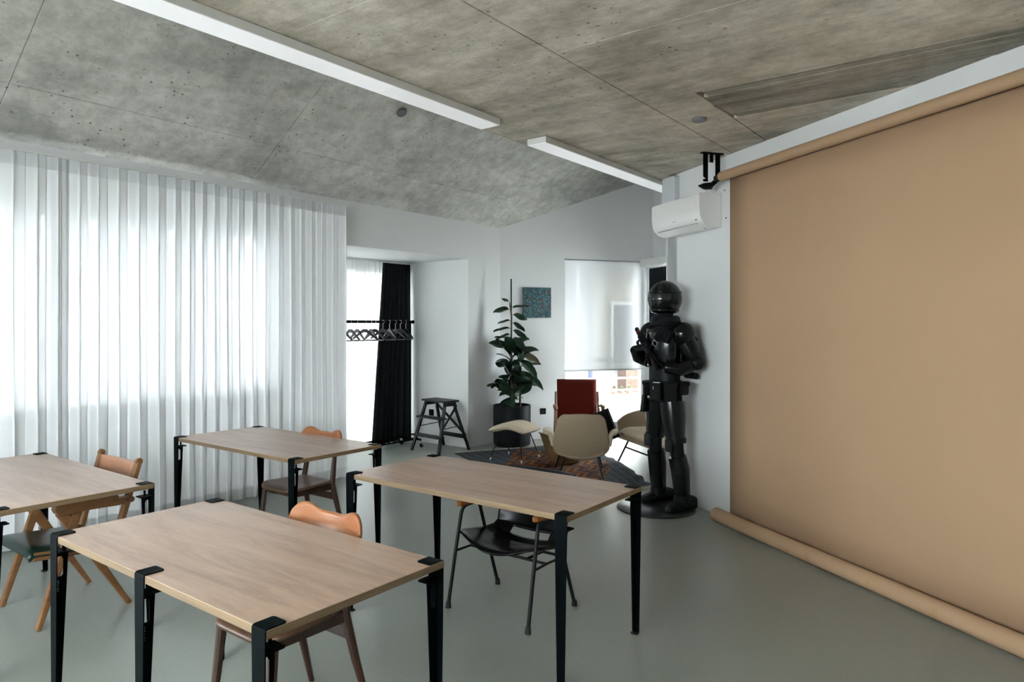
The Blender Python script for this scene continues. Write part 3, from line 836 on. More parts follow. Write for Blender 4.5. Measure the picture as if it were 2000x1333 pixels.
# ------------------------------------------------------------------ tables
LT, WT, ZT, TH = 1.437, 0.692, 0.75, 0.025
def leg_meshes():
    """clamp leg: folded outer plate, centre web with slot, lower arm; outer face at y=0 facing -y, x centred"""
    out = {}
    w0, w1, t = 0.063, 0.038, 0.004
    m = MB()
    zt = 0.754
    def w(z): return lerp(w1, w0, min(1, z / 0.70))
    # outer plate, with a soft fold into the top plate
    prof = [(0.0, 0.006), (0.0, zt - 0.009), (0.0027, zt - 0.0027), (0.009, zt), (0.061, zt)]
    inn = [(t, 0.006), (t, zt - 0.009), (t + 0.0015, zt - t - 0.0005), (0.009, zt - t), (0.061, zt - t)]
    vs = []
    for (y, z) in prof:
        for sx in (-1, 1): vs.append((sx * w(z) / 2, y, z))
    for (y, z) in inn:
        for sx in (-1, 1): vs.append((sx * w(z) / 2, y, z))
    k = len(prof); fs = []
    for i in range(k - 1):
        fs.append((2 * i, 2 * i + 1, 2 * i + 3, 2 * i + 2))
        o = 2 * k
        fs.append((o + 2 * i, o + 2 * i + 2, o + 2 * i + 3, o + 2 * i + 1))
        fs.append((2 * i, 2 * i + 2, o + 2 * i + 2, o + 2 * i)); fs.append((2 * i + 1, o + 2 * i + 1, o + 2 * i + 3, 2 * i + 3))
    fs.append((0, 2 * k, 2 * k + 1, 1)); fs.append((2 * k - 2, 2 * k - 1, 4 * k - 1, 4 * k - 2))
    m.add(vs, fs)
    # rounded lip of the top plate
    pl = [(-w0 / 2, 0.061), (-w0 / 2, 0.0635), (-w0 / 2 + 0.003, 0.068), (-w0 / 2 + 0.010, 0.070), (w0 / 2 - 0.010, 0.070), (w0 / 2 - 0.003, 0.068), (w0 / 2, 0.0635), (w0 / 2, 0.061)]
    m.prism(pl[::-1], zt - t, zt)
    out['plate'] = m.mesh('plate', 'steel', True, 40)
    # web
    def dep(z): return lerp(0.021, 0.052, z / 0.683)
    m = MB(); hw = 0.002
    def quadprism(pts):
        m.prism_yz = None
        n = len(pts)
        vs = [(-hw, y, z) for y, z in pts] + [(hw, y, z) for y, z in pts]
        m.add(vs, [tuple(range(n)), tuple(range(n, 2 * n))[::-1]] + [(i, n + i, n + (i + 1) % n, (i + 1) % n) for i in range(n)])
    quadprism([(t, 0.006), (dep(0.006), 0.006), (dep(0.585), 0.585), (t, 0.585)])
    quadprism([(t, 0.585), (0.010, 0.585), (0.010, 0.664), (t, 0.664)])
    quadprism([(0.034, 0.585), (dep(0.585), 0.585), (dep(0.664), 0.664), (0.034, 0.664)])
    quadprism([(0.028, 0.585), (0.034, 0.585), (0.034, 0.591)])
    quadprism([(t, 0.664), (dep(0.664), 0.664), (dep(0.683), 0.683), (t, 0.683)])
    out['web'] = m.mesh('web', 'steel')
    m = MB().prism([(-0.0315, t), (0.0315, t), (0.0315, 0.060), (0.026, 0.068), (-0.026, 0.068), (-0.0315, 0.060)], 0.683, 0.687)
    out['arm'] = m.mesh('lower_arm', 'steel')
    m = MB().tube([(0, 0.036, 0.655), (0, 0.036, 0.720)], 0.0055, 10).tube([(0, 0.036, 0.664), (0, 0.036, 0.674)], 0.012, 12)
    out['screw'] = m.mesh('clamp_screw', 'steel', True)
    m = MB().tube([(0, 0.036, 0.719), (0, 0.036, 0.725)], 0.018, 16)
    out['pad'] = m.mesh('clamp_pad', 'zinc', True)
    m = MB().prism(rrect(0.036, 0.028, 0.008, 3, 0, 0.014), 0.0, 0.007)
    out['foot'] = m.mesh('foot', 'rubber')
    cu = bpy.data.curves.new('lettering', 'FONT')
    cu.body = 'TIPTOE'; cu.size = 0.0135; cu.extrude = 0.0012; cu.align_x = 'CENTER'; cu.space_character = 1.12
    to = bpy.data.objects.new('lettering_tmp', cu)
    COL.objects.link(to)
    dg = bpy.context.evaluated_depsgraph_get()
    me = bpy.data.meshes.new_from_object(to.evaluated_get(dg))
    bpy.data.objects.remove(to)
    me.name = 'lettering'
    # lay the text on the web: reading upwards, seen from +x
    mt = Matrix(((0, 0, 1, 0.0011), (0, -1, 0, 0.0185), (1, 0, 0, 0.548), (0, 0, 0, 1)))
    me.transform(mt)
    me.materials.clear(); me.materials.append(M['letter'])
    out['text'] = me
    return out
LEG = leg_meshes()

def table(cx, cy, label, mids=()):
    root = empty('work_table', (cx, cy, 0))
    tag(root, label, 'table', 'oak-topped work tables')
    top = MB().box((0, 0, ZT - TH / 2), (LT, WT, TH - 0.0)).build('tabletop', 'oak_top', root, bevel=0.0012, seg=1)
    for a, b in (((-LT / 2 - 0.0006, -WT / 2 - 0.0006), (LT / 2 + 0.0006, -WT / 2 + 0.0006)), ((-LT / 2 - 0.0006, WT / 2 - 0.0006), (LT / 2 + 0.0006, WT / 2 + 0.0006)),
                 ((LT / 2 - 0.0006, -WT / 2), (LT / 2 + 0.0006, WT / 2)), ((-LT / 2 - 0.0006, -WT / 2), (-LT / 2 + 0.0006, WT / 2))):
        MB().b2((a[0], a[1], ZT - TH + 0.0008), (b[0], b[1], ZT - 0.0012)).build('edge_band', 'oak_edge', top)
    xe = LT / 2 - 0.0325
    spots = [(-xe, -1), (xe, -1), (-xe, 1), (xe, 1)] + [(x, -1) for x in mids]
    for x, sy in spots:
        leg = link('leg', LEG['plate'], root)
        leg.location = (x, sy * (WT / 2 + 0.0048), 0)
        leg.rotation_euler = (0, 0, 0 if sy < 0 else PI)
        for nm, key in (('web', 'web'), ('lower_arm', 'arm'), ('clamp_screw', 'screw'), ('clamp_pad', 'pad'), ('foot', 'foot'), ('lettering', 'text')):
            link(nm, LEG[key], leg)
    return root
table((-3.08 - 1.643) / 2, (1.09 + 1.785) / 2, 'oak work table nearest the viewer, with five black clamp legs', [-2.35 + 2.3615])
table(-4.291, 2.912, 'oak work table farthest back, close to the sheer curtain')
table(-2.315, 2.858, 'oak work table with the black armchair tucked under it')
table(-4.353, 1.409, 'oak work table cut off by the left edge of the photo')

# ------------------------------------------------------------------ plywood chairs
def ply_chair(loc, rz, label):
    root = empty('dining_chair', loc, rz)
    tag(root, label, 'chair', 'brown plywood chairs with wavy backs')
    def seat(u, v):
        b = 2 * u - 1; y = lerp(-0.205, 0.185, v)
        w = lerp(0.218, 0.175, v)
        e = 1 - 0.16 * max(0, (abs(b) - 0.6) / 0.4) ** 2
        yy = y * (e if v < 0.5 else 1 - 0.10 * max(0, (abs(b) - 0.6) / 0.4) ** 2)
        w *= 1 - 0.22 * max(0, (0.22 - v) / 0.22) ** 2.2 - 0.12 * max(0, (v - 0.85) / 0.15) ** 2
        z = 0.452 - 0.012 * (1 - b * b) * math.sin(PI * v) - 0.012 * max(0, 0.15 - v) / 0.15
        return (b * w, yy, z)
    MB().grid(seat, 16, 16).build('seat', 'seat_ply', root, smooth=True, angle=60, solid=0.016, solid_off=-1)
    def back(u, v):
        b = 2 * u - 1; ab = abs(b)
        env = max(0.0, 1 - ab ** 5.5) ** 0.5
        lobe = 0.5 + 0.5 * math.cos(PI * min(1, abs(ab - 0.74) / 0.50))
        top = 0.738 + (0.042 + 0.030 * lobe) * env
        bot = 0.715 - (0.050 + 0.018 * math.cos(PI * ab / 2)) * env
        z = lerp(bot, top, v)
        x = b * 0.232
        y = 0.238 + 0.18 * (z - 0.70) - 0.042 * b * b
        return (x, y, z)
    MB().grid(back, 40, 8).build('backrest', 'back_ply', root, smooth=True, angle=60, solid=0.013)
    for sx in (-1, 1):
        MB().tube([(sx * 0.165, -0.145, 0.442), (sx * 0.178, -0.165, 0.22), (sx * 0.19, -0.188, 0.0)], [0.021, 0.018, 0.0125], 10).build('leg', 'walnut', root, smooth=True)
        MB().tube([(sx * 0.188, 0.285, 0.0), (sx * 0.176, 0.225, 0.22), (sx * 0.166, 0.178, 0.42), (sx * 0.155, 0.20, 0.56), (sx * 0.138, 0.232, 0.70), (sx * 0.135, 0.236, 0.74)],
                  [0.0125, 0.0175, 0.021, 0.018, 0.013, 0.010], 10).build('leg', 'walnut', root, smooth=True)
        MB().bar((sx * 0.165, -0.15, 0.412), (sx * 0.166, 0.18, 0.41), 0.02, 0.045).build('rail', 'walnut', root, bevel=0.004)
    MB().bar((-0.165, -0.145, 0.412), (0.165, -0.145, 0.412), 0.02, 0.045).build('rail', 'walnut', root, bevel=0.004)
    MB().bar((-0.17, 0.205, 0.33), (0.17, 0.205, 0.33), 0.018, 0.05).build('stretcher', 'walnut', root, bevel=0.004)
    return root
ply_chair((-2.365, 1.635, 0), 0, 'honey and brown plywood chair tucked under the nearest table')
ply_chair((-4.20, 3.035, 0), 0, 'honey and brown plywood chair at the table by the curtain')

# ------------------------------------------------------------------ oak armchair with green seat
def oak_armchair(loc):
    root = empty('oak_armchair', loc)
    tag(root, 'oak armchair with angled legs and dark green vinyl seat', 'chair')
    # local: x across, y towards the back, facing -y ; feet at x +-0.26, y -0.225 / 0.225
    for sx in (-1, 1):
        x = sx * 0.258
        MB().bar((x, -0.225, 0), (x * 0.985, -0.035, 0.595), 0.024, 0.034, up=(1, 0, 0), w1=0.05, h1=0.026).build('leg', 'oak_chair', root, bevel=0.005)
        MB().bar((x, 0.225, 0), (x * 0.985, -0.12, 0.585), 0.024, 0.030, up=(1, 0, 0), w1=0.055, h1=0.024).build('leg', 'oak_chair', root, bevel=0.005)
        # arm with a rounded nose
        arm = MB()
        prof = [(-0.150, 0.585), (-0.158, 0.605), (-0.150, 0.625), (-0.128, 0.636), (0.10, 0.630), (0.16, 0.622), (0.165, 0.605), (0.235, 0.603), (0.247, 0.592), (0.245, 0.578), (0.235, 0.570), (0.155, 0.566), (0.0, 0.572), (-0.095, 0.566), (-0.13, 0.566)]
        xa, xb = x - 0.026, x + 0.026
        n = len(prof)
        arm.add([(xa, y, z) for y, z in prof] + [(xb, y, z) for y, z in prof], [tuple(range(n)), tuple(range(n, 2 * n))[::-1]] + [(i, n + i, n + (i + 1) % n, (i + 1) % n) for i in range(n)])
        a = arm.build('armrest', 'oak_chair', root, bevel=0.006)
        MB().tube([(xb + 0.001 if sx > 0 else xa - 0.001, 0.205, 0.588), (xb + 0.003 if sx > 0 else xa - 0.003, 0.205, 0.588)], 0.006, 10).build('screw_cap', 'walnut', a)
        # back post
        MB().bar((sx * 0.222, 0.155, 0.33), (sx * 0.240, 0.285, 0.785), 0.026, 0.052, up=(1, 0, 0), w1=0.026, h1=0.042).tube([(sx * 0.227, 0.285, 0.785), (sx * 0.253, 0.285, 0.785)], 0.0205, 14).build('back_post', 'oak_chair', root, bevel=0.004)
        MB().bar((sx * 0.225, -0.24, 0.372), (sx * 0.225, 0.19, 0.335), 0.03, 0.046).build('seat_rail', 'oak_chair', root, bevel=0.012, seg=3)
    MB().grid(lambda u, v: (lerp(-0.226, 0.226, u), lerp(0.243, 0.280, v) + 0.022 * math.sin(PI * u) , lerp(0.625, 0.775, v)), 14, 6).build('back_panel', 'oak_back', root, smooth=True, angle=60, solid=0.016)
    MB().bar((-0.225, -0.215, 0.362), (0.225, -0.215, 0.362), 0.024, 0.034).build('seat_rail', 'oak_chair', root, bevel=0.005)
    MB().bar((-0.225, 0.175, 0.337), (0.225, 0.175, 0.337), 0.024, 0.04).build('seat_rail', 'oak_chair', root, bevel=0.005)
    # vinyl seat: full front, soft wrinkles
    rr = random.Random(5)
    def s(u, v):
        b = 2 * u - 1
        y = lerp(-0.268, 0.20, v)
        edge = (max(0, 1 - abs(b) ** 8) ** 0.5)
        ed2 = max(0, 1 - abs(2 * v - 1) ** 10) ** 0.5
        z = 0.378 - 0.075 * v * 0.55 + 0.040 * edge * ed2 + 0.004 * math.sin(34 * b + 6 * v) * max(0, abs(b) - 0.5)
        return (b * 0.245, y, z)
    seat = MB().grid(s, 24, 20)
    seat.build('seat', 'green_vinyl', root, smooth=True, angle=0, solid=0.035, solid_off=-1)
    return root
oak_armchair((-4.345, 1.612, 0))

# ------------------------------------------------------------------ black shell armchair
def shell_chair(loc):
    root = empty('shell_armchair', loc)
    tag(root, 'black shell armchair with orange wooden arms tucked under a table', 'chair')
    prof = [(-0.195, 0.352), (-0.175, 0.366), (-0.10, 0.362), (0.0, 0.345), (0.09, 0.335), (0.16, 0.345), (0.205, 0.39), (0.232, 0.46), (0.262, 0.55), (0.292, 0.64), (0.312, 0.705)]
    wid = [0.215, 0.255, 0.285, 0.288, 0.275, 0.252, 0.240, 0.240, 0.245, 0.250, 0.240]
    k = len(prof) - 1
    def fn(u, v):
        b = 2 * u - 1
        i = min(k - 1, int(v * k)); f = v * k - i
        y = lerp(prof[i][0], prof[i + 1][0], f); z = lerp(prof[i][1], prof[i + 1][1], f); w = lerp(wid[i], wid[i + 1], f)
        seatness = 1 if v < 0.5 else max(0, 1 - (v - 0.5) / 0.18)
        front = max(0, 1 - v / 0.22)
        z += 0.046 * (abs(b) ** 2.2) * seatness - 0.008 * seatness - 0.0 * front
        y += (0.06 * front) * b * b
        y -= 0.058 * b * b * (1 - seatness) - 0.02 * (1 - seatness)
        return (b * w, y, z)
    sl = lambda u, v: abs(2 * u - 1) < 0.56 and 0.50 < v < 0.575
    MB().grid(fn, 40, 52, sl).build('shell', 'black_shell', root, smooth=True, angle=0, solid=0.012)
    for sx in (-1, 1):
        x = sx * 0.272
        pts = [(x, -0.222, 0.012), (x * 0.985, -0.165, 0.30), (x * 0.97, -0.122, 0.505), (x * 0.965, -0.108, 0.531), (x * 0.965, -0.078, 0.543), (x * 0.965, 0.0, 0.545), (x * 0.965, 0.025, 0.535), (x * 0.968, 0.045, 0.51), (x * 0.985, 0.13, 0.27), (x, 0.222, 0.012)]
        MB().tube(pts, 0.0105, 12).build('leg_hoop', 'black_tube', root, smooth=True)
        for y in (-0.222, 0.222):
            MB().tube([(x, y, 0.0), (x, y * 0.99, 0.034)], [0.0165, 0.0135], 12).build('foot', 'rubber', root, smooth=True)
        # tapered wooden pad
        pl = [(-0.168, 0.004), (-0.150, 0.019), (-0.09, 0.027), (0.02, 0.027), (0.10, 0.021), (0.125, 0.006), (0.12, -0.008), (0.02, -0.024), (-0.10, -0.022), (-0.155, -0.010)]
        MB().prism([(x * 0.965 + q * 1.05, p) for p, q in pl][::-1], 0.549, 0.577).build('armrest', 'arm_wood', root, bevel=0.008, seg=3)
    MB().tube([(-0.262, -0.04, 0.302), (0.262, -0.04, 0.302)], 0.008, 10).build('stretcher', 'black_tube', root, smooth=True)
    MB().tube([(-0.262, 0.12, 0.30), (0.262, 0.12, 0.30)], 0.008, 10).build('stretcher', 'black_tube', root, smooth=True)
    for sx in (-1, 1):
        MB().tube([(sx * 0.2675, -0.164, 0.302), (sx * 0.262, -0.04, 0.302), (sx * 0.2675, 0.118, 0.302)], 0.007, 10).build('side_rail', 'black_tube', root, smooth=True)
        MB().tube([(sx * 0.13, -0.04, 0.302), (sx * 0.13, 0.12, 0.30)], 0.007, 10).build('stretcher', 'black_tube', root, smooth=True)
    MB().grid(lambda u, v: (lerp(-0.235, 0.235, u), 0.325 - 0.05 * (2 * u - 1) ** 2 + 0.004, 0.70 + 0.014 * v), 16, 2).build('back_edge', 'black_tube', root, solid=0.016)
    return root
shell_chair((-2.332, 3.090, 0))

# ------------------------------------------------------------------ lounge corner
def legs4(root, tops, feet, r=0.0075, mat='black_tube', tip=None):
    for a, b in zip(tops, feet):
        l = MB().tube([a, b], [r, r * 0.85], 10).build('leg', mat, root, smooth=True)
        if tip:
            d = (Vector(a) - Vector(b)).normalized() * 0.03
            MB().tube([b, Vector(b) + d], r * 1.25, 10).build('tip', tip, l, smooth=True)

def beige_chair(loc, rz):
    root = empty('lounge_chair', loc, rz)
    tag(root, 'beige wool lounge chair seen from behind, with winged arms', 'chair')
    # facing -y; back towards +y
    def back(u, v):
        b = 2 * u - 1
        z = lerp(0.175, 0.665, v)
        base = lerp(0.215, 0.290, math.sin(min(1, v / 0.26) * PI / 2)) if v < 0.26 else lerp(0.290, 0.225, ((v - 0.26) / 0.74) ** 1.3)
        env = (1 - max(0, (v - 0.86) / 0.14) ** 2.6 * 0.22) * (1 - max(0, (0.14 - v) / 0.14) ** 2 * 0.34)
        x = b * base * env
        y = lerp(0.23, 0.37, v) + 0.03 * math.sin(PI * v) - 0.075 * b * b
        zz = z - 0.022 * b * b * (v ** 3) + 0.035 * b * b * ((1 - v) ** 3)
        return (x, y, zz)
    MB().grid(back, 20, 20).build('backrest', 'beige', root, smooth=True, angle=0, solid=0.045, sub=1)
    MB().pillow((0, 0.0, 0.335), (0.50, 0.54, 0.13), (R(8), 0, 0)).build('seat_cushion', 'cream', root, smooth=True, angle=0)
    def pan(u, v):
        b = 2 * u - 1
        return (b * 0.255 * (1 - 0.1 * abs(2 * v - 1) ** 4), lerp(-0.26, 0.27, v), 0.255 - 0.055 * v + 0.05 * b * b)
    MB().grid(pan, 12, 12).build('seat_shell', 'beige', root, smooth=True, angle=0, solid=0.03)
    for sx in (-1, 1):
        def arm(u, v):
            y = lerp(0.255, -0.20, u)
            z = lerp(0.315 + 0.06 * u, 0.475 - 0.02 * u, v)
            x = 0.285 + 0.06 * math.sin(PI * min(1, u * 0.75 + 0.1)) * v + 0.05 * max(0, v - 0.78) / 0.22
            zz = z - 0.02 * max(0, v - 0.85) / 0.15 - 0.05 * (max(0, u - 0.8) / 0.2) ** 2
            return (sx * x, y, zz)
        MB().grid(arm, 10, 10).build('armrest', 'cream', root, smooth=True, angle=0, solid=0.045, sub=1)
    legs4(root, [(-0.16, 0.245, 0.245), (0.16, 0.245, 0.245), (-0.19, -0.16, 0.25), (0.19, -0.16, 0.25)], [(-0.215, 0.36, 0.008), (0.235, 0.36, 0.008), (-0.25, -0.24, 0.008), (0.25, -0.24, 0.008)], 0.011)
    return root
def camw(Xc, Yc):
    c, s = math.cos(R(37)), math.sin(R(37))
    return (Xc * c - Yc * s, Xc * s + Yc * c)
A37 = R(37)
p = camw(0.715, 7.32)
bc = beige_chair((p[0], p[1], 0.011), A37 + R(180) - R(3))
# dark cushion on the right arm
q = camw(0.925, 7.30)
o = MB().pillow((0, 0, 0), (0.32, 0.32, 0.11)).build('cushion', 'black_fabric', None, smooth=True, angle=0)
o.location = (q[0], q[1], 0.485); o.rotation_euler = (R(80), R(-20), A37 + R(12))
tag(o, 'black square cushion leaning over the arm of the beige lounge chair', 'cushion')

def red_chair(loc, rz):
    root = empty('easy_chair', loc, rz)
    tag(root, 'rust red upholstered easy chair with wooden arms by the window', 'chair')
    # facing -y
    m = Euler((R(-76), 0, 0)).to_matrix()
    MB().pillow((0, 0.225, 0.585), (0.50, 0.56, 0.13), Euler((R(76), 0, 0)).to_matrix(), n=12, p=9).build('back_cushion', 'red', root, smooth=True, angle=0)
    MB().pillow((0, -0.09, 0.345), (0.50, 0.54, 0.14), Euler((R(-6), 0, 0)).to_matrix(), n=12, p=9).build('seat_cushion', 'red', root, smooth=True, angle=0)
    for sx in (-1, 1):
        x = sx * 0.285
        MB().bar((x, -0.33, 0.0), (x * 0.99, -0.27, 0.555), 0.026, 0.03, w1=0.036, h1=0.034).build('leg', 'oak_chair', root, bevel=0.006)
        MB().bar((x, 0.30, 0.0), (x * 0.95, 0.185, 0.50), 0.026, 0.03, w1=0.034, h1=0.034).build('leg', 'oak_chair', root, bevel=0.006)
        MB().bar((x * 0.95, 0.175, 0.30), (x * 0.93, 0.27, 0.70), 0.026, 0.04).build('back_post', 'oak_chair', root, bevel=0.005)
        pts = [(x * 0.99, -0.34, 0.545), (x, -0.31, 0.566), (x, -0.20, 0.572), (x, 0.0, 0.556), (x * 0.97, 0.22, 0.52)]
        MB().tube(pts, [0.020, 0.028, 0.028, 0.024, 0.017], 12, squash=0.62).build('armrest', 'oak_chair', root, smooth=True)
        MB().bar((x * 0.95, -0.28, 0.275), (x * 0.95, 0.21, 0.245), 0.022, 0.05).build('seat_rail', 'oak_chair', root, bevel=0.004)
    MB().bar((-0.27, -0.28, 0.27), (0.27, -0.28, 0.27), 0.022, 0.05).build('seat_rail', 'oak_chair', root, bevel=0.004)
    MB().bar((-0.27, 0.20, 0.245), (0.27, 0.20, 0.245), 0.022, 0.05).build('seat_rail', 'oak_chair', root, bevel=0.004)
    return root
p = camw(0.815, 8.62)
red_chair((p[0], p[1], 0.011), A37 - R(2))

def footstool(loc, rz):
    root = empty('footstool', loc, rz)
    tag(root, 'cream upholstered footstool on thin black legs beside the plant', 'footstool')
    def top(u, v):
        a, b = 2 * u - 1, 2 * v - 1
        return a, b
    m = MB().pillow((0, 0, 0.372), (0.47, 0.40, 0.085), None, n=14, p=5)
    for i, (x, y, z) in enumerate(m.v):
        m.v[i] = (x, y, z + 0.035 * math.sin((x / 0.235) * PI * 0.5) ** 2 * -0.6 + 0.02 * math.cos(x * 9))
    m.build('cushion', 'cream', root, smooth=True, angle=0)
    legs4(root, [(-0.13, -0.10, 0.335), (0.13, -0.10, 0.335), (-0.13, 0.10, 0.335), (0.13, 0.10, 0.335)], [(-0.205, -0.22, 0.004), (0.205, -0.22, 0.004), (-0.205, 0.22, 0.004), (0.205, 0.22, 0.004)], 0.0065, tip='white_plastic')
    MB().tube([(-0.13, -0.10, 0.335), (0.13, -0.10, 0.335), (0.13, 0.10, 0.335), (-0.13, 0.10, 0.335), (-0.13, -0.10, 0.335)], 0.0065, 8).build('under_frame', 'black_tube', root, smooth=True)
    return root
footstool((-4.840, 6.479, 0.010), R(8))

# tapered low table between the two chairs
p = camw(0.585, 7.88)
root = empty('side_table', (p[0], p[1], 0.0125), A37 + R(24))
tag(root, 'dark brown tapered low table behind the beige lounge chair', 'table')
m = MB()
def frus(r0, r1, z0, z1):
    return [(-r0, -r0, z0), (r0, -r0, z0), (r0, r0, z0), (-r0, r0, z0), (-r1, -r1, z1), (r1, -r1, z1), (r1, r1, z1), (-r1, r1, z1)]
FB = [(3, 2, 1, 0), (4, 5, 6, 7), (0, 1, 5, 4), (1, 2, 6, 5), (2, 3, 7, 6), (3, 0, 4, 7)]
MB().add(frus(0.125, 0.205, 0.0, 0.305), FB).build('body', 'brass', root, bevel=0.01)
MB().add(frus(0.212, 0.214, 0.305, 0.318), FB).build('tabletop', 'brass', root, bevel=0.004)

# settee in the nook
def settee(loc, rz):
    root = empty('settee', loc, rz)
    tag(root, 'beige two-seat settee with rounded arm, half hidden by the black figure', 'sofa')
    # local: x along the length (far arm at x=0), facing -y
    L = 1.35
    prof = [(-0.02, 0.26), (-0.055, 0.33), (-0.065, 0.42), (-0.06, 0.52), (-0.045, 0.585)]
    def shell(u, v):
        # arm sweeps from the front round into the back rest
        ang = u
        if u < 0.36:
            k = u / 0.36; x, y = 0.0, lerp(-0.30, 0.20, k); top = lerp(0.50, 0.62, k); nx, ny = -1, 0
        elif u < 0.46:
            k = (u - 0.36) / 0.10; a = k * PI / 2
            x, y = 0.14 - 0.14 * math.cos(a), 0.20 + 0.14 * math.sin(a); top = lerp(0.62, 0.68, k); nx, ny = -math.cos(a), math.sin(a)
        else:
            k = (u - 0.46) / 0.54; x, y = lerp(0.14, L, k), 0.34; top = 0.68; nx, ny = 0, 1
        z = lerp(0.27, top, v)
        o = 0.075 * v + 0.02 * math.sin(PI * v) - 0.06 * (1 - v) ** 3
        fr = max(0, 1 - u / 0.12)
        z -= 0.055 * fr * fr * v
        return (x + nx * o, y + ny * o, z)
    MB().grid(shell, 60, 12).build('shell', 'beige', root, smooth=True, angle=0, solid=0.05, sub=1)
    def base(u, v):
        return (lerp(-0.02, L, u), lerp(-0.335, 0.36, v), 0.262 + 0.03 * abs(2 * v - 1) ** 3)
    MB().grid(base, 12, 10).build('seat_shell', 'beige', root, smooth=True, angle=0, solid=0.04)
    MB().pillow((L / 2 + 0.01, -0.015, 0.345), (L - 0.06, 0.62, 0.125), None, n=16, p=10).build('seat_cushion', 'cream', root, smooth=True, angle=0)
    legs4(root, [(0.10, -0.24, 0.25), (L - 0.12, -0.24, 0.25), (0.10, 0.26, 0.25), (L - 0.12, 0.26, 0.25)], [(0.02, -0.33, 0.0), (L - 0.04, -0.33, 0.0), (0.02, 0.34, 0.0), (L - 0.04, 0.34, 0.0)], 0.011)
    MB().tube([(0.075, -0.27, 0.17), (L - 0.095, -0.27, 0.17)], 0.009, 10).build('stretcher', 'black_tube', root, smooth=True)
    return root
KA = math.atan2(RD.y, RD.x)
p = camw(1.53, 8.10)
settee((p[0], p[1], 0), KA + R(-2))
q = camw(1.78, 8.02)
root = empty('cushion', (q[0], q[1], 0.52), rot=(R(72), R(14), KA + R(70)))
tag(root, 'cream cushion with a dark letter on the settee', 'cushion')
MB().pillow((0, 0, 0), (0.40, 0.36, 0.13), None, n=12, p=4).build('cover', 'cushion_cream', root, smooth=True, angle=0)
MB().tube([(-0.07, -0.08, 0.062), (-0.06, 0.0, 0.068), (-0.04, 0.07, 0.064), (-0.02, 0.08, 0.062), (-0.035, 0.03, 0.068), (-0.06, -0.02, 0.069), (-0.02, -0.04, 0.068), (0.0, -0.08, 0.062)], 0.006, 6).build('printed_letter', 'ink', root, smooth=True)

# kilim with fringe
def rug():
    A, Bn, Cf, D = V(-5.64, 6.33), V(-3.47, 5.20), V(-2.97, 6.18), V(-4.80, 7.74)
    O = (A + Bn + Cf + D) / 4
    root = empty('kilim_rug', (O.x, O.y, 0))
    tag(root, 'dark kilim rug with orange zigzag middle under the lounge chairs', 'rug')
    rr = random.Random(2)
    def fn(u, v):
        p = A.lerp(Bn, u).lerp(D.lerp(Cf, u), v)
        v2 = V(0.469, 0.883); 
        p = p + v2 * (0.12 * math.sin(PI * u) * v) + v2 * 0.012 * math.sin(u * 46) * (v if v > 0.9 else 0)
        z = 0.007 + 0.0035 * (1 + math.sin(u * 38 + 1.5 * v)) * (0.15 + 0.85 * v ** 5) + 0.004 * (v ** 6) * (1 + math.sin(u * 61))
        return (p.x - O.x, p.y - O.y, z)
    nu, nv = 90, 40
    mb = MB().grid(fn, nu, nv)
    me = mb.mesh('field', 'kilim', True, 0)
    uvl = me.uv_layers.new(name='UVMap')
    for lp in me.loops:
        i = lp.vertex_index
        uvl.data[lp.index].uv = ((i % (nu + 1)) / nu, (i // (nu + 1)) / nv)
    o = link('field', me, root)
    md = o.modifiers.new('solid', 'SOLIDIFY'); md.thickness = 0.006; md.offset = -1
    for end, dirn in ((0.0, -1), (1.0, 1)):
        fr = MB()
        u1 = V(0.887, -0.462) * dirn
        for i in range(150):
            v = (i + rr.random()) / 150
            b = Vector(fn(end, v)); L = rr.uniform(0.05, 0.09); sk = rr.uniform(-0.03, 0.03)
            e = b + Vector((u1.x * L - u1.y * sk, u1.y * L + u1.x * sk, -0.004)); e.z = 0.005 - 0.002
            mid = (b + e) / 2 + Vector((0, 0, rr.uniform(0.0, 0.010)))
            fr.tube([b, mid, e], [0.003, 0.0045, 0.003], 4)
        f = fr.build('fringe', 'fringe', root)
        f['kind'] = 'stuff'
rug()

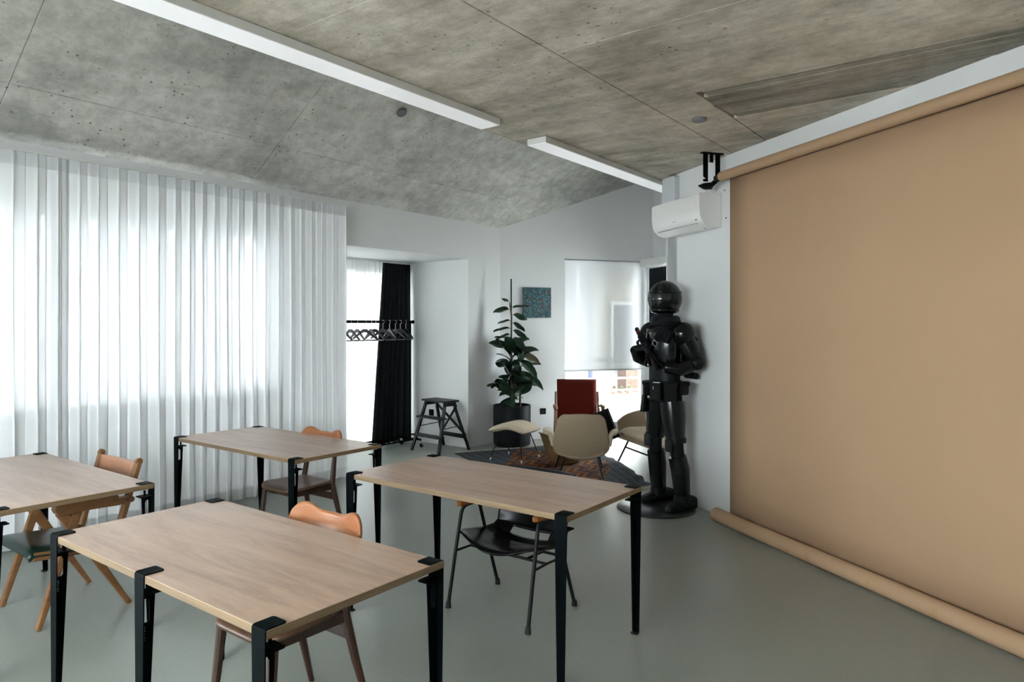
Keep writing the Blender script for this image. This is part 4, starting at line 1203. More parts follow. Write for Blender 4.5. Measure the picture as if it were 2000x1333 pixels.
# ------------------------------------------------------------------ rubber plant
def plant():
    px, py = -5.45, 7.232
    root = empty('rubber_plant', (px, py, 0)); tag(root, 'tall rubber plant tied to a black stake in a round black pot', 'potted plant')
    pot = MB().lathe([(0.205, 0.0), (0.236, 0.015), (0.243, 0.05), (0.245, 0.515), (0.240, 0.525), (0.228, 0.525), (0.226, 0.44), (0.0, 0.44)], 40, capt=False).build('pot', 'pot', root, smooth=True)
    MB().lathe([(0.225, 0.40), (0.222, 0.452), (0.10, 0.468), (0.0, 0.470)], 30, capb=False, capt=False).build('soil', 'soil', root, smooth=True)
    MB().tube([(-0.03, 0.02, 0.43), (-0.026, 0.02, 1.5), (-0.028, 0.02, 2.165)], 0.0095, 10).build('stake', 'black_tube', root, smooth=True)
    MB().tube([(-0.028, 0.02, 1.70), (-0.028, 0.02, 1.735)], 0.021, 12).build('tie', 'cushion_cream', root, smooth=True)
    stems = [[(0.0, -0.01, 0.44), (-0.015, 0.0, 0.9), (-0.01, 0.0, 1.35), (-0.012, 0.005, 1.7), (-0.05, 0.01, 1.86)],
             [(0.09, 0.05, 0.44), (0.10, 0.05, 0.75), (0.085, 0.04, 1.05), (0.06, 0.03, 1.28)],
             [(0.05, -0.06, 0.44), (0.07, -0.09, 0.7), (0.06, -0.10, 0.95)]]
    for st in stems:
        MB().tube(st, [0.016] + [0.012] * (len(st) - 2) + [0.006], 8).build('stem', 'stem', root, smooth=True)
    # leaf: petiole then a broad ellipse folded along its midrib; grows along +x
    def leaf_mesh(mat, curl):
        m = MB()
        def fn(u, v):
            x = 0.03 + 0.20 * u
            w = 0.056 * (math.sin(PI * min(1, u * 0.96 + 0.03)) ** 0.62) * (1 - 0.15 * u)
            b = 2 * v - 1
            z = -curl * u * u * 0.10 + abs(b) * 0.016 + 0.004 * math.sin(9 * u) * abs(b)
            return (x, b * w, z)
        m.grid(fn, 10, 6)
        m.tube([(0, 0, 0.0), (0.035, 0, 0.001)], 0.003, 6)
        return m.mesh('leaf', mat, True, 0)
    meshes = [leaf_mesh('leaf', c) for c in (0.2, 0.7, 1.3)] + [leaf_mesh('leaf_red', 0.5)]
    rr = random.Random(14)
    def at(st, z):
        for a, b in zip(st, st[1:]):
            if a[2] <= z <= b[2]:
                k = (z - a[2]) / (b[2] - a[2]); return Vector(a).lerp(Vector(b), k)
        return Vector(st[-1])
    spec = []
    zs = 0.60
    for st, z0, z1, cnt, big in ((stems[0], 0.58, 1.30, 32, 1.25), (stems[1], 0.58, 1.28, 20, 1.2), (stems[2], 0.56, 0.98, 13, 1.1)):
        a = rr.uniform(0, 6)
        for i in range(cnt):
            z = lerp(z0, z1, (i + 0.5) / cnt); a += 2.4
            spec.append((at(st, z), a + rr.uniform(-.3, .3), rr.uniform(-20, 58), big * rr.uniform(0.95, 1.3)))
    # sparse upper part, leaf by leaf
    AC = A37
    for z, ang, pit, sc in ((1.86, 170, 25, 0.5), (1.76, 185, 2, 1.0), (1.78, 5, 8, 1.05), (1.70, -10, -18, 0.95), (1.62, 175, -10, 0.8), (1.60, -20, -32, 0.95), (1.52, 190, -8, 1.05),
                            (1.50, 10, -28, 1.0), (1.44, 200, -15, 1.0), (1.40, -15, -30, 0.95), (1.36, 160, 20, 1.0), (1.33, 20, 12, 1.1), (1.28, 120, 30, 1.1)):
        spec.append((at(stems[0], z), AC + R(ang), pit, sc))
    for p, a, pit, sc in spec:
        o = link('leaf', meshes[3] if rr.random() < 0.07 else meshes[rr.randrange(3)], root)
        o.location = p
        d = V(math.cos(a), math.sin(a))
        # keep clear of the two walls in the corner
        reach = 0.24 * sc
        tip = V(px + p.x, py + p.y) + d * reach
        k = 1.0
        if tip.x < TL + 0.03: k = 0.6; pit = 55
        if (tip - C0).dot(BN) < 0.03: k = 0.6; pit = 55
        o.scale = (sc * k, sc * k, sc * k)
        o.rotation_euler = (R(rr.choice((-1, 1)) * rr.uniform(10, 60)), -R(pit), a)
plant()

# ------------------------------------------------------------------ picture, sockets
P = C0 + BD * 0.315 + BN * 0.0
root = empty('painting', (P.x, P.y, 0), math.atan2(BD.y, BD.x)); tag(root, 'small square canvas of teal and blue speckles on the back wall', 'picture')
MB().b2((0, -0.028, 1.662), (0.416, -0.002, 2.075)).build('canvas', 'painting', root, bevel=0.003)
def socket(p, rz, label):
    root = empty('wall_socket', p, rz); tag(root, label, 'socket')
    m = MB().prism(rrect(0.082, 0.082, 0.006), 0, 0.009); m.v = [(x, -z, y) for x, y, z in m.v]
    m.build('plate', 'black_satin', root, bevel=0.001, seg=1)
    m = MB().lathe([(0.020, 0.0), (0.020, 0.002), (0.017, 0.0022), (0.017, -0.004)], 20, capt=True); m.v = [(x, -0.009 - z, y) for x, y, z in m.v]
    m.build('insert', 'rubber', root, smooth=True)
P = C0 + BD * 0.62
socket((P.x, P.y, 0.375), math.atan2(BD.y, BD.x), 'black wall socket right of the plant pot')
socket((-6.396, 6.72, 0.405), 0, 'black wall socket behind the step stool')
o = MB().b2((TL + 0.0, 4.435, 1.14), (TL + 0.012, 4.515, 1.29)).build('light_switch', 'grey_dark', bevel=0.003)
tag(o, 'grey switch plate seen through the end of the sheer curtain', 'switch')

# ------------------------------------------------------------------ clothes rack and hangers
def rack():
    root = empty('clothes_rack', (-6.45, 5.7, 0)); tag(root, 'black wheeled clothes rack in the alcove', 'clothes rack')
    s0, s1 = -0.80, 0.70
    MB().tube([(0, s0, 1.602), (0, s1 + 0.03, 1.602)], 0.017, 16).tube([(0, s1 + 0.02, 1.602), (0, s1 + 0.035, 1.602)], 0.023, 16).tube([(0, s0 - 0.01, 1.602), (0, s0 + 0.005, 1.602)], 0.023, 16).build('rail', 'steel', root, smooth=True)
    for s in (s0 + 0.05, s1 - 0.02):
        MB().tube([(0, s, 0.10), (0, s, 1.60)], 0.0125, 12).build('upright', 'steel', root, smooth=True)
        MB().bar((-0.19, s, 0.10), (0.19, s, 0.10), 0.024, 0.024).build('foot_bar', 'steel', root, bevel=0.003)
        for x in (-0.18, 0.18):
            c = MB().tube([(x, s + 0.012, 0.075), (x, s + 0.012, 0.09)], 0.012, 10).build('caster', 'zinc', root, smooth=True)
            MB().bar((x - 0.013, s + 0.012, 0.078), (x - 0.013, s + 0.022, 0.03), 0.02, 0.003).bar((x + 0.013, s + 0.012, 0.078), (x + 0.013, s + 0.022, 0.03), 0.02, 0.003).build('fork', 'zinc', c)
            MB().tube([(x - 0.009, s + 0.022, 0.028), (x + 0.009, s + 0.022, 0.028)], 0.028, 18).build('wheel', 'rubber', c, smooth=True)
    for x in (-0.14, 0.14):
        MB().tube([(x, s0 + 0.05, 0.112), (x, s1 - 0.02, 0.112)], 0.011, 10).build('base_bar', 'steel', root, smooth=True)
rack()
def hanger_meshes():
    out = {}
    # broad shoulder piece, tapered, hangs below z=0 (rail axis); width along x
    m = MB()
    pts = [(0.0, -0.098), (0.025, -0.096), (0.06, -0.110), (0.12, -0.148), (0.18, -0.182), (0.215, -0.202), (0.222, -0.214)]
    thick = [0.038, 0.040, 0.038, 0.030, 0.024, 0.019, 0.012]
    for sx in (1, -1):
        vs = []
        for (x, z), t in zip(pts, thick):
            for y, dz in ((-0.007, -t), (0.007, -t), (0.007, 0), (-0.007, 0)):
                vs.append((sx * x, y, z + dz + 0.01))
        fs = []
        for i in range(len(pts) - 1):
            for j in range(4):
                a, b = i * 4 + j, i * 4 + (j + 1) % 4
                f = (a, b, b + 4, a + 4); fs.append(f if sx > 0 else f[::-1])
        n = (len(pts) - 1) * 4
        fs.append((n, n + 1, n + 2, n + 3) if sx > 0 else (n + 3, n + 2, n + 1, n))
        m.add(vs, fs)
    out['shoulders'] = m.mesh('shoulders', 'black_satin', True, 40)
    out['bar'] = MB().tube([(-0.20, 0, -0.222), (0.20, 0, -0.222)], 0.0055, 8).mesh('trouser_bar', 'black_satin', True)
    hk = [(0, 0, -0.10), (0, 0, -0.045)]
    for i in range(0, 13):
        a = R(-90 + 20 * i); hk.append((0.0235 * math.cos(a), 0, 0.0 + 0.0235 * math.sin(a)))
    out['hook'] = MB().tube(hk, 0.002, 6).mesh('hook', 'zinc', True)
    return out
HG = hanger_meshes()
hs = [5.28, 5.40, 5.50, 5.62, 5.72, 5.78, 5.91, 6.02, 6.12, 6.205, 6.30]
rr = random.Random(9)
for i, s in enumerate(hs):
    h = link('clothes_hanger', HG['shoulders'])
    h.location = (-6.45, s, 1.600); h.rotation_euler = (0, 0, R(rr.uniform(-14, 10)) - R(8))
    lab = 'black clothes hanger, ' + ['first', 'second', 'third', 'fourth', 'fifth', 'sixth', 'seventh', 'eighth', 'ninth', 'tenth', 'eleventh'][len(hs) - 1 - i] + ' from the right end of the rack rail'
    tag(h, lab, 'hanger', 'clothes hangers on the rack')
    link('trouser_bar', HG['bar'], h); link('hook', HG['hook'], h)

# ------------------------------------------------------------------ step stool
def step_stool():
    root = empty('step_stool', (-5.945, 6.40, 0), R(-7)); tag(root, 'black wooden folding step stool standing at the alcove wall', 'step stool')
    W = 0.215
    for sx in (-1, 1):
        MB().bar((sx * (W + 0.045), -0.245, 0.0), (sx * (W - 0.035), -0.075, 0.605), 0.022, 0.046, up=(1, 0, 0)).build('leg', 'black_satin', root, bevel=0.003)
        MB().bar((sx * (W + 0.03), 0.265, 0.0), (sx * (W - 0.05), 0.075, 0.595), 0.022, 0.040, up=(1, 0, 0)).build('leg', 'black_satin', root, bevel=0.003)
        MB().bar((sx * (W - 0.035), -0.10, 0.585), (sx * (W - 0.035), 0.10, 0.585), 0.02, 0.05).build('top_rail', 'black_satin', root, bevel=0.003)
        MB().tube([(sx * (W + 0.015), -0.155, 0.295), (sx * (W + 0.012), 0.0, 0.305), (sx * (W + 0.002), 0.165, 0.315)], 0.006, 8).build('folding_stay', 'black_tube', root, smooth=True)
        MB().box((sx * (W - 0.045), 0.075, 0.565), (0.004, 0.03, 0.05)).build('hinge', 'zinc', root)
    MB().box((0, 0.0, 0.622), (0.45, 0.235, 0.024)).build('top_step', 'black_satin', root, bevel=0.004)
    for z, y, w in ((0.42, -0.128, 0.455), (0.20, -0.19, 0.50)):
        MB().box((0, y - 0.012, z), (w, 0.12, 0.02)).build('tread', 'black_satin', root, bevel=0.003)
    MB().bar((-0.18, 0.10, 0.56), (0.235, 0.215, 0.19), 0.012, 0.03).build('brace', 'black_satin', root)
    MB().bar((0.18, 0.112, 0.56), (-0.235, 0.227, 0.19), 0.012, 0.03).build('brace', 'black_satin', root)
    MB().bar((-0.235, 0.215, 0.17), (0.235, 0.215, 0.17), 0.016, 0.05).build('cross_bar', 'black_satin', root, bevel=0.003)
step_stool()

# ------------------------------------------------------------------ ceiling lights and sensors
def strip_light(s0, s1, joints, label):
    root = empty('strip_light', (-2.905, (s0 + s1) / 2, HF)); tag(root, label, 'ceiling light', 'long white strip lights under the concrete')
    L = (s1 - s0) / 2
    MB().b2((-0.082, -L, -0.046), (0.082, L, -0.002)).build('housing', 'white_metal', root, bevel=0.002)
    cuts = [-L + 0.004] + [j - (s0 + s1) / 2 for j in joints] + [L - 0.004]
    for a, b in zip(cuts, cuts[1:]):
        MB().b2((-0.078, a + 0.0015, -0.0485), (0.078, b - 0.0015, -0.045)).build('diffuser', 'lamp', root)
    return root
strip_light(-1.5, 3.62, [-0.4, 1.17, 2.68], 'long white strip light running from the top left of the photo')
strip_light(4.15, 6.62, [5.42], 'shorter white strip light ending above the air conditioner')
o = MB().lathe([(0.046, -0.006), (0.048, 0.0), (0.048, 0.012)], 24).build('ceiling_sensor', 'grey_dark', smooth=True)
o.location = (-1.78, 4.42, HF - 0.010); tag(o, 'flat grey disc sensor on the brown flat ceiling', 'sensor')
o = MB().lathe([(0.046, -0.008), (0.05, 0.0), (0.05, 0.012)], 24).build('ceiling_sensor', 'grey_dark', smooth=True)
o.location = (-4.709, 4.55, slope_z(-4.709) - 0.012); o.rotation_euler = (0, -math.atan(SLOPE), 0); tag(o, 'grey round sensor on the sloping pale concrete', 'sensor')

# ------------------------------------------------------------------ right wall: local frame x along wall from its free end, y into the room
RA = math.atan2(RD.y, RD.x)
def rw(name):
    # local +x = RD, local +y = outward (away from the room) so room side is -y
    return empty(name, (W0.x, W0.y, 0), RA)

# air conditioner
root = rw('air_conditioner'); tag(root, 'white wall air conditioner above the black figure', 'air conditioner')
a0, a1 = 0.105, 0.850
prof = [(-0.003, 2.36), (-0.10, 2.358), (-0.150, 2.372), (-0.185, 2.405), (-0.207, 2.45), (-0.215, 2.51), (-0.215, 2.622), (-0.205, 2.636), (-0.003, 2.640)]
n = len(prof)
m = MB().add([(a0, y, z) for y, z in prof] + [(a1, y, z) for y, z in prof], [tuple(range(n))[::-1], tuple(range(n, 2 * n))] + [(i, (i + 1) % n, n + (i + 1) % n, n + i) for i in range(n)])
m.build('body', 'white_plastic', root, smooth=True, angle=50, bevel=0.004)
fl = MB()
f0, f1 = (-0.105, 2.357), (-0.176, 2.393)
fl.add([(a0 + 0.06, f0[0], f0[1] - 0.003), (a1 - 0.08, f0[0], f0[1] - 0.003), (a1 - 0.08, f1[0], f1[1] - 0.004), (a0 + 0.06, f1[0], f1[1] - 0.004),
        (a0 + 0.06, f0[0], f0[1] + 0.004), (a1 - 0.08, f0[0], f0[1] + 0.004), (a1 - 0.08, f1[0], f1[1] + 0.004), (a0 + 0.06, f1[0], f1[1] + 0.004)], FB)
fl.build('louvre', 'white_plastic', root)
MB().bar((a0 + 0.055, -0.101, 2.3575), (a1 - 0.075, -0.101, 2.3575), 0.006, 0.004).bar((a0 + 0.055, -0.180, 2.397), (a1 - 0.075, -0.180, 2.397), 0.003, 0.004).build('louvre_gap', 'grey_dark', root)
MB().box((a1 - 0.07, -0.196, 2.425), (0.022, 0.006, 0.012), (R(-35), 0, 0)).build('display', 'grey_dark', root)
MB().box((a0 + 0.36, -0.2085, 2.448), (0.06, 0.003, 0.006), (R(-15), 0, 0)).build('badge', 'grey_plastic', root)
# junction box above it
root = rw('cable_box'); tag(root, 'tall light grey cable box above the air conditioner', 'cable box')
m = MB().prism([(x, z) for x, z in rrect(0.215, 0.235, 0.02, 4, 0.118, 2.795)], -0.052, 0.0); m.v = [(x, z, y) for x, y, z in m.v]; m.f = [f[::-1] for f in m.f]
m.build('cover', 'grey_plastic', root, bevel=0.004)
MB().b2((0.03, -0.03, 2.635), (0.08, 0.0, 2.69)).build('trunking', 'grey_plastic', root, bevel=0.003)
for i, (l, z) in enumerate(((0.895, 2.655), (0.91, 2.43))):
    o = MB().tube([(0, 0, 0), (0, -0.006, 0)], 0.006, 8).build('wall_plug', 'terracotta' if i else 'grey_dark')
    q = W0 + RD * l; o.location = (q.x, q.y, z); o.rotation_euler = (0, 0, RA)
    tag(o, ('grey' if not i else 'reddish') + ' wall plug hole ' + ('above' if not i else 'below') + ' the other, right of the air conditioner', 'wall plug')

# paper backdrop
root = rw('backdrop_paper'); tag(root, 'caramel paper backdrop hanging from a roll on the right wall', 'backdrop')
sx0, sx1 = 1.045, 3.765
MB().grid(lambda u, v: (lerp(sx0, sx1, u), -0.062 - 0.004 * math.sin(5 * u), lerp(0.055, 2.745, v)), 10, 10).build('sheet', 'paper', root, smooth=True, angle=0, solid=0.0008)
MB().tube([(sx0 - 0.058, -0.100, 2.742), (sx1 + 0.05, -0.100, 2.742)], 0.0385, 28).build('top_roll', 'paper', root, smooth=True)
m = MB().tube([(sx0 - 0.115, -0.113, 0.053), (sx1 + 0.05, -0.113, 0.053)], 0.0525, 28)
br = m.build('bottom_roll', 'paper', root, smooth=True)
for l in (sx0 - 0.06, sx0 + 0.42, sx0 + 0.93, sx0 + 1.42, sx0 + 1.86):
    mb = MB().grid(lambda u, v: (l + u * 0.035, -0.113 - 0.0532 * math.cos(R(-30 + 55 * v)), 0.053 + 0.0532 * math.sin(R(-30 + 55 * v))), 1, 6)
    mb.build('tape', 'paper_tape', br, smooth=True)

# bracket with hooks and roller plug
root = rw('backdrop_bracket'); tag(root, 'black ceiling bracket with hooks and chain roller holding the paper roll', 'bracket')
bx = 0.955
MB().b2((bx - 0.02, -0.262, 2.922), (bx + 0.02, -0.07, 2.93)).build('ceiling_plate', 'steel', root)
for y in (-0.112, -0.225):
    MB().b2((bx - 0.003, y - 0.021, 2.74), (bx + 0.003, y + 0.021, 2.922)).build('hanger_arm', 'steel', root)
MB().add([(bx - 0.003, -0.246, 2.74), (bx - 0.003, -0.204, 2.74), (bx - 0.003, -0.204, 2.70), (bx - 0.003, -0.246, 2.70), (bx - 0.003, -0.246, 2.72), (bx - 0.003, -0.220, 2.722),
          (bx + 0.003, -0.246, 2.74), (bx + 0.003, -0.204, 2.74), (bx + 0.003, -0.204, 2.70), (bx + 0.003, -0.246, 2.70), (bx + 0.003, -0.246, 2.72), (bx + 0.003, -0.220, 2.722)],
         [(0, 1, 2, 3, 4, 5), (11, 10, 9, 8, 7, 6), (0, 6, 7, 1), (1, 7, 8, 2), (2, 8, 9, 3), (3, 9, 10, 4), (4, 10, 11, 5), (5, 11, 6, 0)]).build('hook', 'steel', root)
MB().b2((bx - 0.003, -0.185, 2.855), (bx + 0.003, -0.155, 2.922)).build('small_hook', 'steel', root)
MB().tube([(bx - 0.03, -0.105, 2.735), (bx + 0.05, -0.101, 2.742)], [0.028, 0.032], 18).build('roller_plug', 'black_tube', root, smooth=True)
MB().tube([(bx - 0.085, -0.118, 2.688), (bx - 0.085, -0.175, 2.682), (bx - 0.085, -0.205, 2.682)], [0.030, 0.028, 0.018], 16).tube([(bx - 0.085, -0.205, 2.682), (bx - 0.085, -0.228, 2.682)], 0.010, 12).build('spare_plug', 'black_tube', root, smooth=True)
MB().bar((bx - 0.09, -0.115, 2.69), (bx, -0.108, 2.73), 0.02, 0.03).build('plug_arm', 'steel', root)
rg = [(bx - 0.085 + 0.012 * math.cos(a), -0.16, 2.643 + 0.012 * math.sin(a)) for a in [2 * PI * i / 14 for i in range(15)]]
MB().tube(rg, 0.0018, 6, cap=False).build('pull_ring', 'zinc', root, smooth=True)

# ------------------------------------------------------------------ black armoured figure (plain generic mannequin)
def figure():
    c = camw(1.229, 5.947)
    fx, fy = c
    plate = MB().lathe([(0.325, 0.0), (0.33, 0.003), (0.33, 0.009), (0.327, 0.011)], 64).build('display_base', 'black_metal', smooth=True)
    plate.location = (fx, fy, 0)
    tag(plate, 'round flat black steel base plate on the floor under the armoured figure', 'base plate')
    root = empty('armoured_mannequin', (fx, fy, 0.011), R(-30))
    tag(root, 'life-size glossy black armoured mannequin standing by the right wall', 'statue')
    B = 0.10
    # continuous suit body grown from a joint skeleton
    pts = [(0, B, 0.98, .125), (0, B, 1.13, .115), (0, B, 1.30, .135), (0, B + .01, 1.44, .125), (0, B + .01, 1.54, .075), (0, B, 1.62, .062), (0, B - .01, 1.72, .085),
           (0.10, B, 1.49, .085), (0.205, B + .02, 1.475, .068), (0.275, B + .11, 1.24, .052), (0.235, B - .04, 1.185, .043), (0.165, B - .135, 1.205, .034),
           (-0.10, B, 1.49, .085), (-0.205, B + .0, 1.475, .068), (-0.285, B + .02, 1.235, .052), (-0.255, B - .11, 1.275, .043), (-0.195, B - .185, 1.345, .034),
           (0.085, B, 0.93, .095), (0.135, B + .01, 0.72, .082), (0.155, B - .005, 0.535, .060), (0.165, B + .03, 0.32, .060), (0.170, B + .045, 0.09, .045),
           (-0.085, B, 0.93, .095), (-0.135, B + .01, 0.72, .082), (-0.155, B - .005, 0.535, .060), (-0.165, B + .03, 0.32, .060), (-0.170, B + .045, 0.09, .045)]
    eds = [(0, 1), (1, 2), (2, 3), (3, 4), (4, 5), (5, 6), (3, 7), (7, 8), (8, 9), (9, 10), (10, 11), (3, 12), (12, 13), (13, 14), (14, 15), (15, 16),
           (0, 17), (17, 18), (18, 19), (19, 20), (20, 21), (0, 22), (22, 23), (23, 24), (24, 25), (25, 26)]
    me = bpy.data.meshes.new('body_suit')
    me.from_pydata([p[:3] for p in pts], eds, [])
    o = link('body_suit', me, root)
    me.materials.append(M['black_suit'])
    sk = o.modifiers.new('skin', 'SKIN')
    for i, p in enumerate(pts):
        sv = me.skin_vertices[0].data[i]
        sv.radius = (p[3], p[3])
        sv.use_root = (i == 0)
    sk.use_smooth_shade = True
    sb = o.modifiers.new('sub', 'SUBSURF'); sb.levels = 2; sb.render_levels = 2

    # helmet: smooth full-face shell, rounded chin, tinted visor band
    hz = 1.775
    def hel(u, v):
        a = 2 * PI * u; th = PI * v
        r = math.sin(th); z = -math.cos(th)
        x = 0.132 * r * math.cos(a); y = 0.150 * r * math.sin(a)
        k = max(0, -z)
        x *= 1 - 0.10 * k; 
        if math.sin(a) < 0: y *= 1 + 0.14 * k * r
        zz = z * (0.160 if z > 0 else 0.150)
        if z < -0.82: zz = -0.82 * 0.150 - (-(z + 0.82)) * 0.05
        return (x, B - 0.005 + y, hz + zz)
    hm = MB().grid(hel, 40, 24).build('helmet', 'black_gloss', root, smooth=True, angle=0)
    def ring(z0, z1, a0, a1, off, nu=28, nv=4):
        def fn(u, v):
            a = lerp(a0, a1, u); z = lerp(z0, z1, v)
            zr = (z - hz) / (0.160 if z > hz else 0.150); r = math.sqrt(max(0, 1 - zr * zr)); k = max(0, -zr)
            x = (0.132 * (1 - 0.10 * k) * r + off) * math.cos(a)
            y = (0.150 * (1 + (0.14 * k * r if math.sin(a) < 0 else 0)) * r + off) * math.sin(a)
            return (x, B - 0.005 + y, z)
        return MB().grid(fn, nu, nv)
    ring(1.755, 1.825, R(192), R(348), 0.003).build('visor', 'visor', hm, smooth=True, angle=0, solid=0.004)
    ring(1.828, 1.842, 0, 2 * PI, 0.004, 40, 1).build('brow_band', 'black_gloss', hm, smooth=True, angle=0, solid=0.005)
    ring(1.662, 1.685, 0, 2 * PI, 0.006, 40, 2).build('rim', 'black_gloss', hm, smooth=True, angle=0, solid=0.012)
    MB().tube([(0.128, B + 0.0, 1.745), (0.140, B + 0.0, 1.745)], 0.022, 16).tube([(-0.128, B, 1.745), (-0.140, B, 1.745)], 0.022, 16).build('hinge_cap', 'black_satin', hm, smooth=True)

    def shell(name, c, r, a0, a1, z0, z1, mat='black_gloss', taper=0.0, bulge=0.0, solid=0.010, parent=None, sy=1.0, lean=(0, 0)):
        """curved plate: part of a tapered barrel around the vertical through c"""
        def fn(u, v):
            a = lerp(a0, a1, u); z = lerp(z0, z1, v)
            rr = r * (1 + taper * (v - 0.5)) + bulge * math.sin(PI * v)
            return (c[0] + lean[0] * (v - .5) + rr * math.cos(a), c[1] + lean[1] * (v - .5) + rr * sy * math.sin(a), z)
        return MB().grid(fn, 20, 10).build(name, mat, parent or root, smooth=True, angle=0, solid=solid)
    shell('chest_plate', (0, B), 0.175, R(185), R(355), 1.20, 1.52, bulge=0.018, taper=0.08, sy=0.80)
    shell('back_plate', (0, B), 0.180, R(5), R(175), 1.16, 1.53, bulge=0.012, taper=0.06, sy=0.80)
    shell('abdomen_plate', (0, B), 0.150, R(190), R(350), 1.07, 1.21, 'black_satin', sy=0.86)
    MB().lathe([(0.105, 1.545), (0.125, 1.555), (0.135, 1.585), (0.120, 1.625), (0.095, 1.635)], 28, (0, B, 0), 1.0, 0.95).build('neck_ring', 'black_satin', root, smooth=True)
    # padded shoulder yoke in ribs, draped over the near shoulder
    for i in range(4):
        f = i / 3
        pp = [(0.085 + 0.035 * i, B - 0.165 + 0.010 * i, 1.44 - 0.012 * i), (0.095 + 0.036 * i, B - 0.10, 1.535 - 0.016 * i), (0.10 + 0.036 * i, B, 1.575 - 0.020 * i), (0.095 + 0.036 * i, B + 0.10, 1.545 - 0.016 * i), (0.085 + 0.036 * i, B + 0.165, 1.46 - 0.012 * i)]
        MB().tube(pp, 0.022, 10, squash=0.8).build('yoke_rib', 'black_satin', root, smooth=True)
    for sx, sh, el, wr in ((1, pts[8], pts[9], pts[11]), (-1, pts[13], pts[14], pts[16])):
        S, E_, Wr = Vector(sh[:3]), Vector(el[:3]), Vector(wr[:3])
        # rounded shoulder bell
        m = MB().ell((S.x + sx * 0.018, S.y, S.z + 0.005), (0.092, 0.098, 0.10), 20, 12)
        m.build('shoulder_guard', 'black_gloss', root, smooth=True, angle=0)
        m = MB().tube([S.lerp(E_, .28), S.lerp(E_, .55), S.lerp(E_, .86)], [0.080, 0.078, 0.066], 18); m.build('upper_arm_guard', 'black_gloss', root, smooth=True, angle=50)
        m = MB().ell(E_, (0.062, 0.066, 0.062), 16, 10); m.build('elbow_guard', 'black_satin', root, smooth=True, angle=0)
        mid = Vector(pts[10 if sx > 0 else 15][:3])
        MB().tube([E_.lerp(mid, .35), mid, mid.lerp(Wr, .9)], [0.062, 0.058, 0.046], 18).build('forearm_guard', 'black_gloss', root, smooth=True, angle=50)
    # belt with pouches
    shell('belt', (0, B), 0.152, 0, 2 * PI, 1.015, 1.075, 'black_satin', solid=0.012, sy=0.88)
    for a, w, h, d in ((205, .085, .13, .05), (245, .07, .11, .045), (295, .10, .14, .055), (335, .10, .15, .055), (20, .09, .10, .05), (60, .08, .09, .045), (160, .085, .13, .05)):
        ar = R(a); x, y = 0.185 * math.cos(ar), B + 0.185 * 0.88 * math.sin(ar)
        p = MB().box((x, y, 1.03 - h / 2 + .035), (d, w, h), (0, 0, ar)).build('pouch', 'black_suit', root, bevel=0.008)
        MB().box((x + 0.004 * math.cos(ar), y + 0.004 * math.sin(ar), 1.03 + .024), (d + .006, w + .006, 0.03), (0, 0, ar)).build('flap', 'black_suit', p, bevel=0.004)
    MB().tube([(0.02, B + 0.20, 1.12), (0.17, B + 0.19, 1.12)], 0.028, 16).build('rolled_pack', 'black_suit', root, smooth=True)
    MB().box((0.10, B - 0.165, 1.045), (0.062, 0.004, 0.062), (0, 0, R(26))).build('card_tag', 'tag', root)
    for x, y in ((-0.13, B - 0.13), (-0.155, B - 0.10)):
        MB().tube([(x, y, 0.95), (x - 0.012, y - 0.012, 0.80)], [0.018, 0.022], 12).build('hanging_tube', 'black_satin', root, smooth=True)
    # sling across the chest with a buckle
    MB().tube([(0.13, B - 0.10, 1.53), (0.08, B - 0.168, 1.43), (0.0, B - 0.180, 1.33), (-0.10, B - 0.150, 1.21)], 0.016, 8, squash=0.35).build('chest_strap', 'black_satin', root, smooth=True)
    bk = [(0.085, B - 0.178, 1.43), (0.118, B - 0.168, 1.405), (0.10, B - 0.172, 1.37), (0.066, B - 0.182, 1.395), (0.085, B - 0.178, 1.43)]
    MB().tube(bk, 0.0035, 6).build('buckle', 'zinc', root, smooth=True)
    # legs
    for sx in (-1, 1):
        H_, Kn, Sh, An = [Vector(pts[i][:3]) for i in ((17, 19, 20, 21) if sx > 0 else (22, 24, 25, 26))]
        MB().tube([H_.lerp(Kn, .08), H_.lerp(Kn, .40), H_.lerp(Kn, .86)], [0.112, 0.104, 0.080], 20).build('thigh_guard', 'black_gloss', root, smooth=True, angle=50)
        MB().tube([Kn + V(0, 0, .075), Kn + V(0, 0, .035)], [0.083, 0.083], 20).build('knee_strap', 'black_satin', root, smooth=True, angle=50)
        MB().box((Kn.x, Kn.y - 0.072, Kn.z + 0.01), (0.095, 0.03, 0.11)).build('knee_pad', 'black_satin', root, bevel=0.014, seg=3)
        MB().tube([Kn + V(0, .012, -.085), Sh + V(0, 0, .02), An + V(0, 0, .04)], [0.076, 0.079, 0.068], 20).build('shin_guard', 'black_gloss', root, smooth=True, angle=50)
        # boot
        x = An.x
        secs = [(0.145, 0.048, 0.100, 0.0), (0.10, 0.056, 0.115, 0.0), (0.04, 0.058, 0.118, 0.0), (-0.01, 0.056, 0.098, 0.0), (-0.06, 0.055, 0.076, 0.0), (-0.11, 0.053, 0.062, 0.0), (-0.145, 0.040, 0.045, 0.0), (-0.158, 0.018, 0.026, 0.0)]
        vs = []; nn = 14
        for dy, hw, ht, _ in secs:
            for j in range(nn):
                a = 2 * PI * j / nn
                cx, cz = math.cos(a), math.sin(a)
                cx = math.copysign(abs(cx) ** 0.6, cx); cz = math.copysign(abs(cz) ** 0.6, cz)
                vs.append((x + hw * cx + sx * (-dy) * 0.12, An.y + dy - 0.01, ht / 2 + ht / 2 * cz))
        fs = [tuple(range(nn)), tuple((len(secs) - 1) * nn + j for j in range(nn))[::-1]]
        for i in range(len(secs) - 1):
            for j in range(nn):
                fs.append((i * nn + j, (i + 1) * nn + j, (i + 1) * nn + (j + 1) % nn, i * nn + (j + 1) % nn))
        bt = MB().add(vs, fs).build('boot', 'black_satin', root, smooth=True, angle=60)
